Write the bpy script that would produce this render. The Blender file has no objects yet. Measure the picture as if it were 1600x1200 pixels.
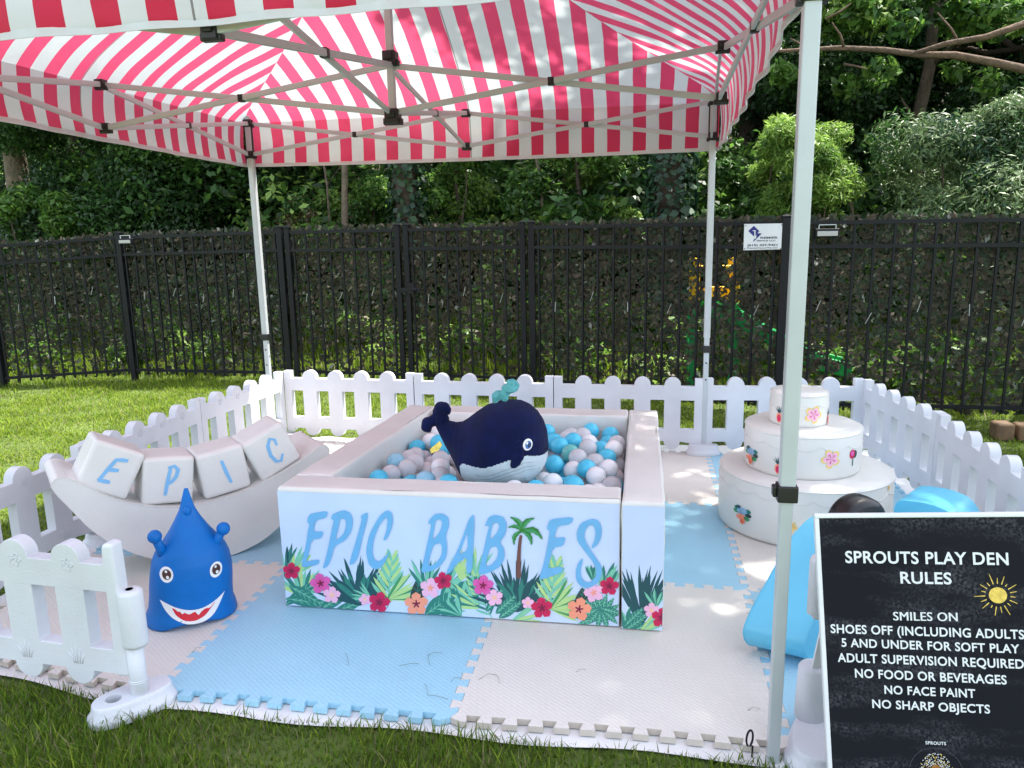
import bpy, bmesh, math, random
import numpy as np
from mathutils import Vector, Matrix
from mathutils.geometry import tessellate_polygon

random.seed(7)
rng = np.random.default_rng(11)
SC = bpy.context.scene
COL = SC.collection
PI = math.pi

# ------------------------------------------------------------------ camera
F_PX, YAW, PITCH, ROLL = 1215.55, 0.168467, 0.196557, -0.0197134
CAM = np.array([1.567210, -2.088585, 1.470286])


def cam_axes():
    cy, sy = math.cos(YAW), math.sin(YAW)
    f = np.array([-sy * math.cos(PITCH), cy * math.cos(PITCH), -math.sin(PITCH)])
    r = np.array([cy, sy, 0.0])
    u = np.cross(r, f)
    return np.array([math.cos(ROLL) * r + math.sin(ROLL) * u, -math.sin(ROLL) * r + math.cos(ROLL) * u, f])


AX = cam_axes()
cam_d = bpy.data.cameras.new('camera')
cam_d.sensor_fit = 'HORIZONTAL'
cam_d.sensor_width = 36.0
cam_d.lens = F_PX / 1600 * 36.0
cam_d.clip_end = 500
cam_d.clip_start = 0.05
cam = bpy.data.objects.new('camera', cam_d)
COL.objects.link(cam)
m4 = Matrix.Identity(4)
for i in range(3):
    m4[i][0], m4[i][1], m4[i][2], m4[i][3] = AX[0][i], AX[1][i], -AX[2][i], CAM[i]
cam.matrix_world = m4
SC.camera = cam

# ------------------------------------------------------------------ light
SUN_EL, SUN_AZ = math.radians(67), math.radians(43)      # azimuth from +X towards +Y
world = bpy.data.worlds.new('World')
SC.world = world
world.use_nodes = True
wn = world.node_tree
bg = wn.nodes['Background']
sky = wn.nodes.new('ShaderNodeTexSky')
sky.sky_type = 'NISHITA'
sky.sun_disc = False
sky.sun_elevation = SUN_EL
sky.sun_rotation = PI / 2 - SUN_AZ
sky.air_density = 1.0
sky.dust_density = 1.5
hs = wn.nodes.new('ShaderNodeHueSaturation')
hs.inputs['Saturation'].default_value = 0.48
wn.links.new(sky.outputs[0], hs.inputs['Color'])
wn.links.new(hs.outputs[0], bg.inputs[0])
bg.inputs[1].default_value = 0.15
sun_d = bpy.data.lights.new('sun', 'SUN')
sun_d.energy = 3.6
sun_d.angle = math.radians(0.53)
sun_d.color = (1.0, 0.95, 0.86)
sun = bpy.data.objects.new('sun', sun_d)
COL.objects.link(sun)
sd = Vector((math.cos(SUN_EL) * math.cos(SUN_AZ), math.cos(SUN_EL) * math.sin(SUN_AZ), math.sin(SUN_EL)))
sun.rotation_euler = sd.to_track_quat('Z', 'Y').to_euler()
sun.location = (8, 8, 14)
SC.view_settings.view_transform = 'Standard'
SC.view_settings.look = 'None'
SC.view_settings.exposure = 1.85
SC.view_settings.gamma = 1.0
SC.cycles.max_bounces = 8
SC.cycles.diffuse_bounces = 4
SC.cycles.transmission_bounces = 6
SC.cycles.transparent_max_bounces = 10
SC.cycles.use_denoising = True


# ------------------------------------------------------------------ helpers
def ray(px):
    return np.array([(px[0] - 800) / F_PX, -(px[1] - 600) / F_PX, 1.0]) @ AX


def on_plane(px, n, d0):
    d = ray(px)
    n = np.array(n, float)
    t = (d0 - n @ CAM) / (n @ d)
    return CAM + t * d


def at_z(px, z):
    return on_plane(px, (0, 0, 1), z)


def on_cyl(px, cx, cy, r):
    d = ray(px)
    o = CAM - np.array([cx, cy, 0])
    a = d[0] ** 2 + d[1] ** 2
    b = 2 * (o[0] * d[0] + o[1] * d[1])
    c = o[0] ** 2 + o[1] ** 2 - r * r
    disc = b * b - 4 * a * c
    t = (-b - math.sqrt(max(disc, 0))) / (2 * a)
    q = CAM + t * d
    return math.atan2(q[1] - cy, q[0] - cx), q[2]


def lin(c):
    return tuple(((v / 255) / 12.92 if v / 255 <= 0.04045 else ((v / 255 + 0.055) / 1.055) ** 2.4) for v in c)


def pm(name, col, rough=0.5, var=0.0, scale=8.0, bump=0.0, bscale=60.0, metallic=0.0, transl=0.0, spec=0.5, coat=0.0, sheen=0.0, tcol=None, rndvar=0.0, bdist=0.01):
    """procedural material: noise-varied colour, noise bump, optional translucency"""
    m = bpy.data.materials.new(name)
    m.use_nodes = True
    nt = m.node_tree
    N, L = nt.nodes, nt.links
    b = N['Principled BSDF']
    b.inputs['Base Color'].default_value = (*col, 1)
    b.inputs['Roughness'].default_value = rough
    b.inputs['Metallic'].default_value = metallic
    b.inputs['Specular IOR Level'].default_value = spec
    b.inputs['Coat Weight'].default_value = coat
    b.inputs['Sheen Weight'].default_value = sheen
    tc = N.new('ShaderNodeTexCoord')
    colout = None
    if var > 0:
        n = N.new('ShaderNodeTexNoise')
        n.inputs['Scale'].default_value = scale
        n.inputs['Detail'].default_value = 5
        L.new(tc.outputs['Object'], n.inputs['Vector'])
        mr = N.new('ShaderNodeMapRange')
        mr.inputs['From Min'].default_value = 0.3
        mr.inputs['From Max'].default_value = 0.7
        mr.inputs['To Min'].default_value = 1 - var
        mr.inputs['To Max'].default_value = 1 + var * 0.6
        L.new(n.outputs['Fac'], mr.inputs['Value'])
        mx = N.new('ShaderNodeVectorMath')
        mx.operation = 'SCALE'
        mx.inputs[0].default_value = col
        L.new(mr.outputs[0], mx.inputs['Scale'])
        colout = mx.outputs[0]
        mr2 = N.new('ShaderNodeMapRange')
        mr2.inputs['To Min'].default_value = max(0, rough - 0.08)
        mr2.inputs['To Max'].default_value = min(1, rough + 0.1)
        L.new(n.outputs['Fac'], mr2.inputs['Value'])
        L.new(mr2.outputs[0], b.inputs['Roughness'])
    if rndvar > 0:
        g = N.new('ShaderNodeNewGeometry')
        mr = N.new('ShaderNodeMapRange')
        mr.inputs['To Min'].default_value = 1 - rndvar
        mr.inputs['To Max'].default_value = 1 + rndvar
        L.new(g.outputs['Random Per Island'], mr.inputs['Value'])
        mx = N.new('ShaderNodeVectorMath')
        mx.operation = 'SCALE'
        if colout is None:
            mx.inputs[0].default_value = col
        else:
            L.new(colout, mx.inputs[0])
        L.new(mr.outputs[0], mx.inputs['Scale'])
        colout = mx.outputs[0]
    if colout is not None:
        L.new(colout, b.inputs['Base Color'])
    if bump > 0:
        n2 = N.new('ShaderNodeTexNoise')
        n2.inputs['Scale'].default_value = bscale
        n2.inputs['Detail'].default_value = 4
        L.new(tc.outputs['Object'], n2.inputs['Vector'])
        bp = N.new('ShaderNodeBump')
        bp.inputs['Strength'].default_value = bump
        bp.inputs['Distance'].default_value = bdist
        L.new(n2.outputs['Fac'], bp.inputs['Height'])
        L.new(bp.outputs[0], b.inputs['Normal'])
    if transl > 0:
        t = N.new('ShaderNodeBsdfTranslucent')
        t.inputs[0].default_value = (*(tcol or col), 1)
        if colout is not None and tcol is None:
            L.new(colout, t.inputs[0])
        ms = N.new('ShaderNodeMixShader')
        ms.inputs[0].default_value = transl
        L.new(b.outputs[0], ms.inputs[1])
        L.new(t.outputs[0], ms.inputs[2])
        L.new(ms.outputs[0], N['Material Output'].inputs[0])
    return m


class MB:
    """collects geometry for one mesh object"""

    def __init__(s):
        s.v, s.f, s.m, s.uv, s.sm = [], [], [], [], []

    def add(s, vs, fs, mi=0, smooth=False):
        o = len(s.v)
        s.v += [tuple(map(float, q)) for q in vs]
        for f in fs:
            s.f.append([i + o for i in f])
            s.m.append(mi)
            s.sm.append(smooth)
        return s

    def box(s, c, size, mat=None, mi=0):
        hx, hy, hz = size[0] / 2, size[1] / 2, size[2] / 2
        vs = [Vector((x, y, z)) for x in (-hx, hx) for y in (-hy, hy) for z in (-hz, hz)]
        if mat is not None:
            vs = [mat @ q for q in vs]
        c = Vector(c)
        vs = [q + c for q in vs]
        return s.add(vs, [(0, 1, 3, 2), (4, 6, 7, 5), (0, 4, 5, 1), (2, 3, 7, 6), (0, 2, 6, 4), (1, 5, 7, 3)], mi)

    def bar(s, a, b, w, h, up=(0, 0, 1), mi=0):
        a, b = Vector(a), Vector(b)
        d = (b - a)
        L = d.length
        d.normalize()
        up = Vector(up)
        x = d.cross(up)
        if x.length < 1e-4:
            x = d.cross(Vector((0, 1, 0)))
        x.normalize()
        y = x.cross(d)
        M = Matrix((x, d, y)).transposed()
        return s.box((a + b) / 2, (w, L, h), M, mi)

    def tube(s, path, r, n=10, mi=0, cap=True, smooth=True):
        P = [Vector(q) for q in path]
        R = r if hasattr(r, '__len__') else [r] * len(P)
        rings = []
        t0 = (P[1] - P[0]).normalized()
        x = t0.orthogonal().normalized()
        vs = []
        for i, q in enumerate(P):
            t = (P[min(i + 1, len(P) - 1)] - P[max(i - 1, 0)]).normalized()
            x = (x - t * x.dot(t)).normalized()
            y = t.cross(x)
            for k in range(n):
                a = 2 * PI * k / n
                vs.append(q + (x * math.cos(a) + y * math.sin(a)) * R[i])
        fs = []
        for i in range(len(P) - 1):
            for k in range(n):
                k2 = (k + 1) % n
                fs.append((i * n + k, i * n + k2, (i + 1) * n + k2, (i + 1) * n + k))
        if cap:
            fs.append(tuple(range(n - 1, -1, -1)))
            fs.append(tuple(range((len(P) - 1) * n, len(P) * n)))
        return s.add(vs, fs, mi, smooth)

    def lathe(s, prof, c=(0, 0, 0), n=32, mi=0, sy=1.0, smooth=True, cap=True):
        c = Vector(c)
        vs = []
        for r, z in prof:
            for k in range(n):
                a = 2 * PI * k / n
                vs.append(c + Vector((r * math.cos(a), r * sy * math.sin(a), z)))
        fs = []
        for i in range(len(prof) - 1):
            for k in range(n):
                k2 = (k + 1) % n
                fs.append((i * n + k, i * n + k2, (i + 1) * n + k2, (i + 1) * n + k))
        if cap:
            fs.append(tuple(range(n - 1, -1, -1)))
            fs.append(tuple(range((len(prof) - 1) * n, len(prof) * n)))
        return s.add(vs, fs, mi, smooth)

    def ball(s, c, r, n=16, m=10, mi=0, sc=(1, 1, 1), mat=None):
        vs, fs = [], []
        c = Vector(c)
        for i in range(m + 1):
            t = PI * i / m
            for k in range(n):
                a = 2 * PI * k / n
                q = Vector((r * sc[0] * math.sin(t) * math.cos(a), r * sc[1] * math.sin(t) * math.sin(a), r * sc[2] * math.cos(t)))
                if mat is not None:
                    q = mat @ q
                vs.append(c + q)
        for i in range(m):
            for k in range(n):
                k2 = (k + 1) % n
                if i == 0:
                    fs.append((k, n + k, n + k2))
                elif i == m - 1:
                    fs.append((i * n + k, (i + 1) * n + k, i * n + k2))
                else:
                    fs.append((i * n + k, (i + 1) * n + k, (i + 1) * n + k2, i * n + k2))
        return s.add(vs, fs, mi, True)

    def poly(s, loops, fn, mi=0):
        """flat polygon with holes: loops of 2-D points, fn maps (x, y) to 3-D"""
        L3 = [[Vector((q[0], q[1], 0)) for q in lp] for lp in loops]
        tris = tessellate_polygon(L3)
        flat = [q for lp in loops for q in lp]
        return s.add([fn(*q) for q in flat], tris, mi)

    def prism(s, loop, fn, mi=0, smooth=False):
        """loop of 2-D points, fn(x, y, side) with side 0 or 1 gives both caps"""
        n = len(loop)
        tris = tessellate_polygon([[Vector((q[0], q[1], 0)) for q in loop]])
        vs = [fn(q[0], q[1], 0) for q in loop] + [fn(q[0], q[1], 1) for q in loop]
        o = len(s.v)
        s.add(vs, [t for t in tris] + [tuple(i + n for i in reversed(t)) for t in tris], mi)
        for k in range(n):
            k2 = (k + 1) % n
            s.f.append([o + k, o + k2, o + n + k2, o + n + k])
            s.m.append(mi)
            s.sm.append(smooth)
        return s

    def build(s, name, mats, parent=None, bevel=0.0, seg=2, smooth=None, uv=None, sub=0, angle=35, ngon=False):
        me = bpy.data.meshes.new(name)
        off = Vector((0, 0, 0))
        if parent is not None:
            off = parent.location if parent.parent is None else parent.parent.location
        me.from_pydata([Vector(q) - off for q in s.v], [], s.f)
        mats = mats if isinstance(mats, (list, tuple)) else [mats]
        for mt in mats:
            me.materials.append(mt)
        me.polygons.foreach_set('material_index', s.m)
        me.polygons.foreach_set('use_smooth', s.sm if smooth is None else [smooth] * len(s.f))
        bm = bmesh.new()
        bm.from_mesh(me)
        bmesh.ops.recalc_face_normals(bm, faces=bm.faces)
        bm.to_mesh(me)
        bm.free()
        o = bpy.data.objects.new(name, me)
        COL.objects.link(o)
        if parent is not None:
            o.parent = parent
        if bevel > 0:
            b = o.modifiers.new('b', 'BEVEL')
            b.width = bevel
            b.segments = seg
            b.limit_method = 'ANGLE'
            b.angle_limit = math.radians(angle)
            me.polygons.foreach_set('use_smooth', [True] * len(me.polygons))
            w = o.modifiers.new('w', 'WEIGHTED_NORMAL')
            w.keep_sharp = True
        if sub:
            b = o.modifiers.new('s', 'SUBSURF')
            b.levels = b.render_levels = sub
        return o


def np_mesh(name, verts, faces_n, mats, mi=None, parent=None, smooth=False, kindv=4):
    """verts (K, n, 3): K separate faces of n corners"""
    K, n, _ = verts.shape
    me = bpy.data.meshes.new(name)
    me.vertices.add(K * n)
    me.vertices.foreach_set('co', verts.reshape(-1).astype(np.float32))
    me.loops.add(K * n)
    me.loops.foreach_set('vertex_index', np.arange(K * n, dtype=np.int32))
    me.polygons.add(K)
    me.polygons.foreach_set('loop_start', np.arange(0, K * n, n, dtype=np.int32))
    me.polygons.foreach_set('loop_total', np.full(K, n, dtype=np.int32))
    for mt in (mats if isinstance(mats, (list, tuple)) else [mats]):
        me.materials.append(mt)
    if mi is not None:
        me.polygons.foreach_set('material_index', mi.astype(np.int32))
    me.update(calc_edges=True)
    me.validate()
    o = bpy.data.objects.new(name, me)
    COL.objects.link(o)
    if parent is not None:
        o.parent = parent
    return o


def tag(o, label=None, cat=None, group=None, kind=None):
    if label:
        o['label'] = label
    if cat:
        o['category'] = cat
    if group:
        o['group'] = group
    if kind:
        o['kind'] = kind
    return o


def thing(name, label, cat, loc=(0, 0, 0), rz=0.0, group=None):
    o = bpy.data.objects.new(name, None)
    o.empty_display_size = 0.1
    COL.objects.link(o)
    o.location = loc
    o.rotation_euler = (0, 0, rz)
    return tag(o, label, cat, group)


def copy_tree(o, parent=None):
    c = o.copy()
    COL.objects.link(c)
    c.parent = parent
    for ch in list(o.children):
        copy_tree(ch, c)
    return c


def text_mesh(body, size, bold=0.0, space=1.0):
    cu = bpy.data.curves.new('tmp', 'FONT')
    cu.body = body
    cu.size = size
    cu.offset = bold
    cu.space_character = space
    cu.align_x = 'CENTER'
    cu.resolution_u = 4
    o = bpy.data.objects.new('tmp', cu)
    COL.objects.link(o)
    dg = bpy.context.evaluated_depsgraph_get()
    dg.update()
    me = o.evaluated_get(dg).to_mesh()
    vs = [tuple(v.co) for v in me.vertices]
    fs = [tuple(q.vertices) for q in me.polygons]
    o.evaluated_get(dg).to_mesh_clear()
    bpy.data.objects.remove(o)
    bpy.data.curves.remove(cu)
    return vs, fs


def clip_poly(poly, x0, x1, y0, y1):
    def cl(P, inside, inter):
        out = []
        for i in range(len(P)):
            a, b = P[i - 1], P[i]
            ia, ib = inside(a), inside(b)
            if ib:
                if not ia:
                    out.append(inter(a, b))
                out.append(b)
            elif ia:
                out.append(inter(a, b))
        return out
    for ax, lim, sg in ((0, x0, 1), (0, x1, -1), (1, y0, 1), (1, y1, -1)):
        if not poly:
            return poly
        poly = cl(poly, lambda q: (q[ax] - lim) * sg >= 0,
                  lambda a, b: tuple(a[k] + (b[k] - a[k]) * ((lim - a[ax]) / (b[ax] - a[ax])) for k in (0, 1)))
    return poly


def lerp(a, b, t):
    return a + (b - a) * t


def interp(x, pts):
    return float(np.interp(x, [q[0] for q in pts], [q[1] for q in pts]))


# ------------------------------------------------------------------ materials
M = {}
M['white_foam'] = pm('white_vinyl', (0.745, 0.735, 0.70), 0.36, 0.05, 5, 0.22, 26, spec=0.45)
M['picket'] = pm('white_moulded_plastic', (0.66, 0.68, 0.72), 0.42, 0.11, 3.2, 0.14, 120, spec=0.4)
M['mat_white'] = None
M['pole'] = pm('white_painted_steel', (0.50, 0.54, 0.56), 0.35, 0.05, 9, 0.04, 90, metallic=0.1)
M['black_plastic'] = pm('black_plastic', (0.012, 0.012, 0.013), 0.4, 0.1, 20, 0.05, 120)
M['iron'] = pm('black_powder_coated_metal', (0.006, 0.007, 0.010), 0.45, 0.15, 12, 0.1, 200, spec=0.25)
M['letter_blue'] = pm('letter_blue', lin((110, 178, 224)), 0.5, 0.05, 20, 0.05, 90)
M['navy'] = pm('navy_plush', (0.004, 0.009, 0.058), 0.9, 0.35, 14, 0.6, 260, spec=0.15, sheen=0.05)
M['belly'] = pm('pale_plush', (0.62, 0.72, 0.76), 0.85, 0.08, 30, 0.4, 320, sheen=0.3)
M['rubber_blue'] = pm('blue_rubber', lin((4, 106, 186)), 0.45, 0.12, 7, 0.10, 90, spec=0.28)
M['eye_white'] = pm('eye_white', (0.82, 0.82, 0.82), 0.35, 0.02, 9)
M['eye_brown'] = pm('eye_brown', (0.07, 0.02, 0.014), 0.35, 0.05, 9)
M['eye_blue'] = pm('eye_blue', (0.05, 0.18, 0.45), 0.3, 0.05, 9)
M['red'] = pm('mouth_red', (0.62, 0.012, 0.03), 0.4, 0.05, 9)
M['cake'] = pm('white_leatherette', (0.73, 0.72, 0.68), 0.33, 0.04, 6, 0.2, 26, spec=0.45)
M['cyan'] = pm('sky_blue_vinyl', lin((104, 192, 222)), 0.32, 0.06, 6, 0.1, 40, spec=0.45)
M['black_vinyl'] = pm('black_vinyl', (0.010, 0.010, 0.011), 0.35, 0.1, 10, 0.1, 60)
M['gold'] = pm('gold_foil', (0.65, 0.5, 0.12), 0.25, 0.3, 60, 0.4, 90, metallic=0.9)
M['tulle'] = pm('teal_tulle', (0.18, 0.60, 0.62), 0.7, 0.1, 40, 0.3, 90, transl=0.4)
# print colours
for k, c in dict(p_dteal=(22, 78, 84), p_teal=(42, 125, 112), p_mint=(120, 196, 165), p_lime=(178, 214, 138), p_green=(66, 150, 96), p_dark=(36, 62, 58),
                 p_crim=(205, 24, 84), p_wine=(120, 10, 60), p_viol=(222, 92, 172), p_pink=(240, 184, 214), p_salm=(244, 154, 124), p_core=(248, 196, 150),
                 p_brown=(112, 72, 66), p_palm=(44, 124, 48), p_yel=(238, 206, 120), p_white=(232, 240, 248)).items():
    M[k] = pm('print_' + k[2:], lin(c), 0.5, 0.05, 30)


def stripe_mat():
    m = bpy.data.materials.new('red_white_striped_fabric')
    m.use_nodes = True
    nt = m.node_tree
    N, L = nt.nodes, nt.links
    b = N['Principled BSDF']
    uv = N.new('ShaderNodeUVMap')
    sp = N.new('ShaderNodeSeparateXYZ')
    L.new(uv.outputs[0], sp.inputs[0])

    def math_(op, a, b_=None):
        n = N.new('ShaderNodeMath')
        n.operation = op
        for i, q in enumerate((a, b_)):
            if q is None:
                continue
            if isinstance(q, (int, float)):
                n.inputs[i].default_value = q
            else:
                L.new(q, n.inputs[i])
        return n.outputs[0]
    nz = N.new('ShaderNodeTexNoise')
    nz.inputs['Scale'].default_value = 4.5
    tc = N.new('ShaderNodeTexCoord')
    L.new(tc.outputs['Object'], nz.inputs['Vector'])
    jig = math_('MULTIPLY', math_('SUBTRACT', nz.outputs['Fac'], 0.5), 0.012)
    u = math_('ADD', sp.outputs[0], jig)
    fr = math_('FRACT', math_('DIVIDE', u, 0.162))
    isred = math_('LESS_THAN', fr, 0.5)
    seam = math_('LESS_THAN', math_('ABSOLUTE', sp.outputs[1]), 0.0035)     # v measures distance from the middle seam
    wr = N.new('ShaderNodeTexNoise')
    wr.inputs['Scale'].default_value = 3.0
    wr.inputs['Detail'].default_value = 6
    L.new(tc.outputs['Object'], wr.inputs['Vector'])
    wav = math_('ADD', 0.9, math_('MULTIPLY', wr.outputs['Fac'], 0.2))

    def mixc(fac, a, c):
        n = N.new('ShaderNodeMix')
        n.data_type = 'RGBA'
        L.new(fac, n.inputs[0])
        for i, q in ((6, a), (7, c)):
            if isinstance(q, tuple):
                n.inputs[i].default_value = (*q, 1)
            else:
                L.new(q, n.inputs[i])
        return n.outputs[2]
    dif = mixc(isred, (0.78, 0.79, 0.84), (0.62, 0.006, 0.045))
    trn = mixc(isred, (0.53, 0.60, 0.62), (0.76, 0.10, 0.22))
    dif = mixc(seam, dif, (0.25, 0.24, 0.25))
    trn = mixc(seam, trn, (0.25, 0.24, 0.25))
    sc_ = N.new('ShaderNodeVectorMath')
    sc_.operation = 'SCALE'
    L.new(dif, sc_.inputs[0])
    L.new(wav, sc_.inputs['Scale'])
    L.new(sc_.outputs[0], b.inputs['Base Color'])
    b.inputs['Roughness'].default_value = 0.45
    b.inputs['Specular IOR Level'].default_value = 0.35
    bp = N.new('ShaderNodeBump')
    bp.inputs['Strength'].default_value = 0.5
    bp.inputs['Distance'].default_value = 0.04
    L.new(wr.outputs['Fac'], bp.inputs['Height'])
    L.new(bp.outputs[0], b.inputs['Normal'])
    t = N.new('ShaderNodeBsdfTranslucent')
    L.new(trn, t.inputs[0])
    L.new(bp.outputs[0], t.inputs['Normal'])
    ms = N.new('ShaderNodeMixShader')
    ms.inputs[0].default_value = 0.30
    L.new(b.outputs[0], ms.inputs[1])
    L.new(t.outputs[0], ms.inputs[2])
    L.new(ms.outputs[0], N['Material Output'].inputs[0])
    return m


M['stripe'] = stripe_mat()


def mat_foam(name, col, edge):
    """EVA tile: leaf-tread bump on top"""
    m = pm(name, col, 0.45, 0.05, 3.0, spec=0.35)
    nt = m.node_tree
    N, L = nt.nodes, nt.links
    b = N['Principled BSDF']
    tc = N.new('ShaderNodeTexCoord')
    mp = N.new('ShaderNodeMapping')
    mp.inputs['Rotation'].default_value = (0, 0, math.radians(38))
    mp.inputs['Scale'].default_value = (1, 1, 0)
    L.new(tc.outputs['Object'], mp.inputs['Vector'])
    v = N.new('ShaderNodeTexBrick')
    v.inputs['Scale'].default_value = 1.0
    v.inputs['Brick Width'].default_value = 0.034
    v.inputs['Row Height'].default_value = 0.014
    v.inputs['Mortar Size'].default_value = 0.0038
    v.inputs['Mortar Smooth'].default_value = 1.0
    L.new(mp.outputs[0], v.inputs['Vector'])
    n2 = N.new('ShaderNodeTexNoise')
    n2.inputs['Scale'].default_value = 4
    L.new(tc.outputs['Object'], n2.inputs['Vector'])
    ad = N.new('ShaderNodeMath')
    ad.operation = 'MULTIPLY_ADD'
    ad.inputs[1].default_value = 3.5
    L.new(n2.outputs['Fac'], ad.inputs[0])
    L.new(v.outputs['Fac'], ad.inputs[2])
    bp = N.new('ShaderNodeBump')
    bp.inputs['Strength'].default_value = 0.38
    bp.inputs['Distance'].default_value = 0.004
    L.new(ad.outputs[0], bp.inputs['Height'])
    L.new(bp.outputs[0], b.inputs['Normal'])
    return m


M['mat_white'] = mat_foam('pale_foam', (0.71, 0.675, 0.625), None)
M['mat_blue'] = mat_foam('blue_foam', lin((160, 206, 226)), None)
M['mat_edge'] = pm('foam_edge', (0.56, 0.50, 0.43), 0.7, 0.1, 30)
M['tarp'] = pm('white_sheet', (0.78, 0.78, 0.78), 0.5, 0.08, 5, 0.2, 12)

# ------------------------------------------------------------------ ground
def ground_z(x, y):
    z = -0.035
    z += -0.012 * max(0.0, -x - 1.5)
    if y > 6.0:
        z += 0.30 * (y - 6.0) + 0.010 * max(0, y - 9) ** 2
    z += 0.02 * math.sin(x * 1.3 + 0.4) * math.sin(y * 0.9) * min(1, max(0, y - 3.2))
    return z


def grass_ground_mat():
    m = pm('lawn_soil', (0.085, 0.125, 0.024), 0.9, 0.35, 2.2, 0.5, 40)
    return m


def make_ground():
    xs = np.unique(np.r_[np.linspace(-70, -8, 20), np.linspace(-8, 8, 50), np.linspace(8, 70, 20)])
    ys = np.unique(np.r_[np.linspace(-40, -3, 12), np.linspace(-3, 10, 45), np.linspace(10, 60, 30)])
    vs = [(x, y, ground_z(x, min(y, 30))) for y in ys for x in xs]
    nx = len(xs)
    fs, mi = [], []
    for j in range(len(ys) - 1):
        for i in range(nx - 1):
            fs.append((j * nx + i, j * nx + i + 1, (j + 1) * nx + i + 1, (j + 1) * nx + i))
            mi.append(1 if ys[j] > 6.4 else 0)
    mb = MB()
    mb.v, mb.f, mb.m, mb.sm = vs, [list(f) for f in fs], mi, [True] * len(fs)
    o = mb.build('lawn', [M['lawn'], M['litter']])
    tag(o, kind='structure')


M['lawn'] = grass_ground_mat()
M['litter'] = pm('leaf_litter', (0.045, 0.036, 0.022), 0.95, 0.5, 1.6, 0.6, 30)
make_ground()

# ------------------------------------------------------------------ foam mat tiles
TH = 0.016


def seam(a, b, teeth=12):
    a, b = np.array(a, float), np.array(b, float)
    d = (b - a)
    n = np.array([-d[1], d[0]])
    pts = [a]
    t0 = 0.03
    p = (1 - 2 * t0) / teeth
    for k in range(teeth):
        s = t0 + k * p
        for u, o in ((0.0, -1), (0.30, -1), (0.21, 1), (0.79, 1), (0.70, -1), (1.0, -1)):
            if u == 1.0 and k < teeth - 1:
                continue
            pts.append(a + d * (s + u * p) + n * TH * o)
    pts.append(b)
    return pts


def warp(q):
    x, y = q
    if x < 0:
        y += 0.16 * (-x) * max(0, 1 - y)
    y += 0.006 * math.sin(x * 5.1)
    return (x, y)


def tile(i, j, label):
    loop = []
    loop += seam((i, j), (i + 1, j))[:-1]
    loop += seam((i + 1, j), (i + 1, j + 1))[:-1]
    loop += seam((i, j + 1), (i + 1, j + 1))[::-1][:-1]
    loop += seam((i, j), (i, j + 1))[::-1][:-1]
    c = np.array([i + .5, j + .5])
    loop = [warp(c + (q - c) * 0.9985) for q in loop]
    blue = (i + j) % 2 == 0
    n = len(loop)
    tris = tessellate_polygon([[Vector((q[0], q[1], 0)) for q in loop]])
    dz = rng.uniform(-0.0012, 0.0012)
    mb = MB()
    mb.add([(q[0], q[1], dz) for q in loop], tris, 0)
    mb.add([(q[0], q[1], dz) for q in loop] + [(q[0], q[1], -0.02) for q in loop], [(k, (k + 1) % n, n + (k + 1) % n, n + k) for k in range(n)], 1)
    bm_name = 'foam_mat'
    o = mb.build(bm_name, [M['mat_blue'] if blue else M['mat_white'], M['mat_blue'] if blue else M['mat_edge']])
    tag(o, label, 'floor mat', 'interlocking foam floor mats')


TL = {(-1, 0): 'pale foam mat under the blue shark hopper and beside the near fence foot',
      (0, 0): 'blue foam mat on the front edge before the EPIC lettering of the pit',
      (1, 0): 'pale foam mat on the front edge between the blue mat and the near tent leg',
      (2, 0): 'blue foam mat mostly hidden behind the chalkboard rules sign',
      (-1, 1): 'blue foam mat under the white crescent rocker',
      (0, 1): 'pale foam mat hidden underneath the ball pit',
      (1, 1): 'blue foam mat with sun glints between the ball pit and the cake',
      (2, 1): 'pale foam mat beneath the front of the tiered cake',
      (-1, 2): 'pale foam mat behind the crescent rocker in the back corner by the picket fence',
      (0, 2): 'blue foam mat behind the back wall of the ball pit',
      (1, 2): 'pale sun-dappled foam mat by the back picket fence between pit and cake',
      (2, 2): 'blue foam mat behind the tiered cake in the back corner'}
for (i, j), lb in TL.items():
    tile(i, j, lb)


def make_tarp():
    mb = MB()
    xs = np.linspace(-1.12, 3.12, 60)
    ys = np.linspace(-0.06, 3.2, 46)
    vs = []
    for y in ys:
        for x in xs:
            yy = y
            if y < 0.2:
                yy = y + (0.16 * (-x) if x < 0 else 0) * 1.0 + 0.012 * math.sin(x * 9) - 0.0
            if y > 3.1:
                yy = y + 0.03 * math.sin(x * 4.1) + 0.02 * math.sin(x * 9)
            z = -0.0235 + (0.012 * math.sin(x * 11) ** 2 if y > 3.08 else 0)
            vs.append((x, yy, z))
    nx = len(xs)
    fs = [(j * nx + i, j * nx + i + 1, (j + 1) * nx + i + 1, (j + 1) * nx + i) for j in range(len(ys) - 1) for i in range(nx - 1)]
    mb.add(vs, fs, 0, True)
    o = mb.build('ground_sheet', M['tarp'])
    tag(o, 'thin white ground sheet peeking out along the edges of the foam mats', 'ground sheet')


make_tarp()


# ------------------------------------------------------------------ white picket panels
PITCH_P = 0.197


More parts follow.
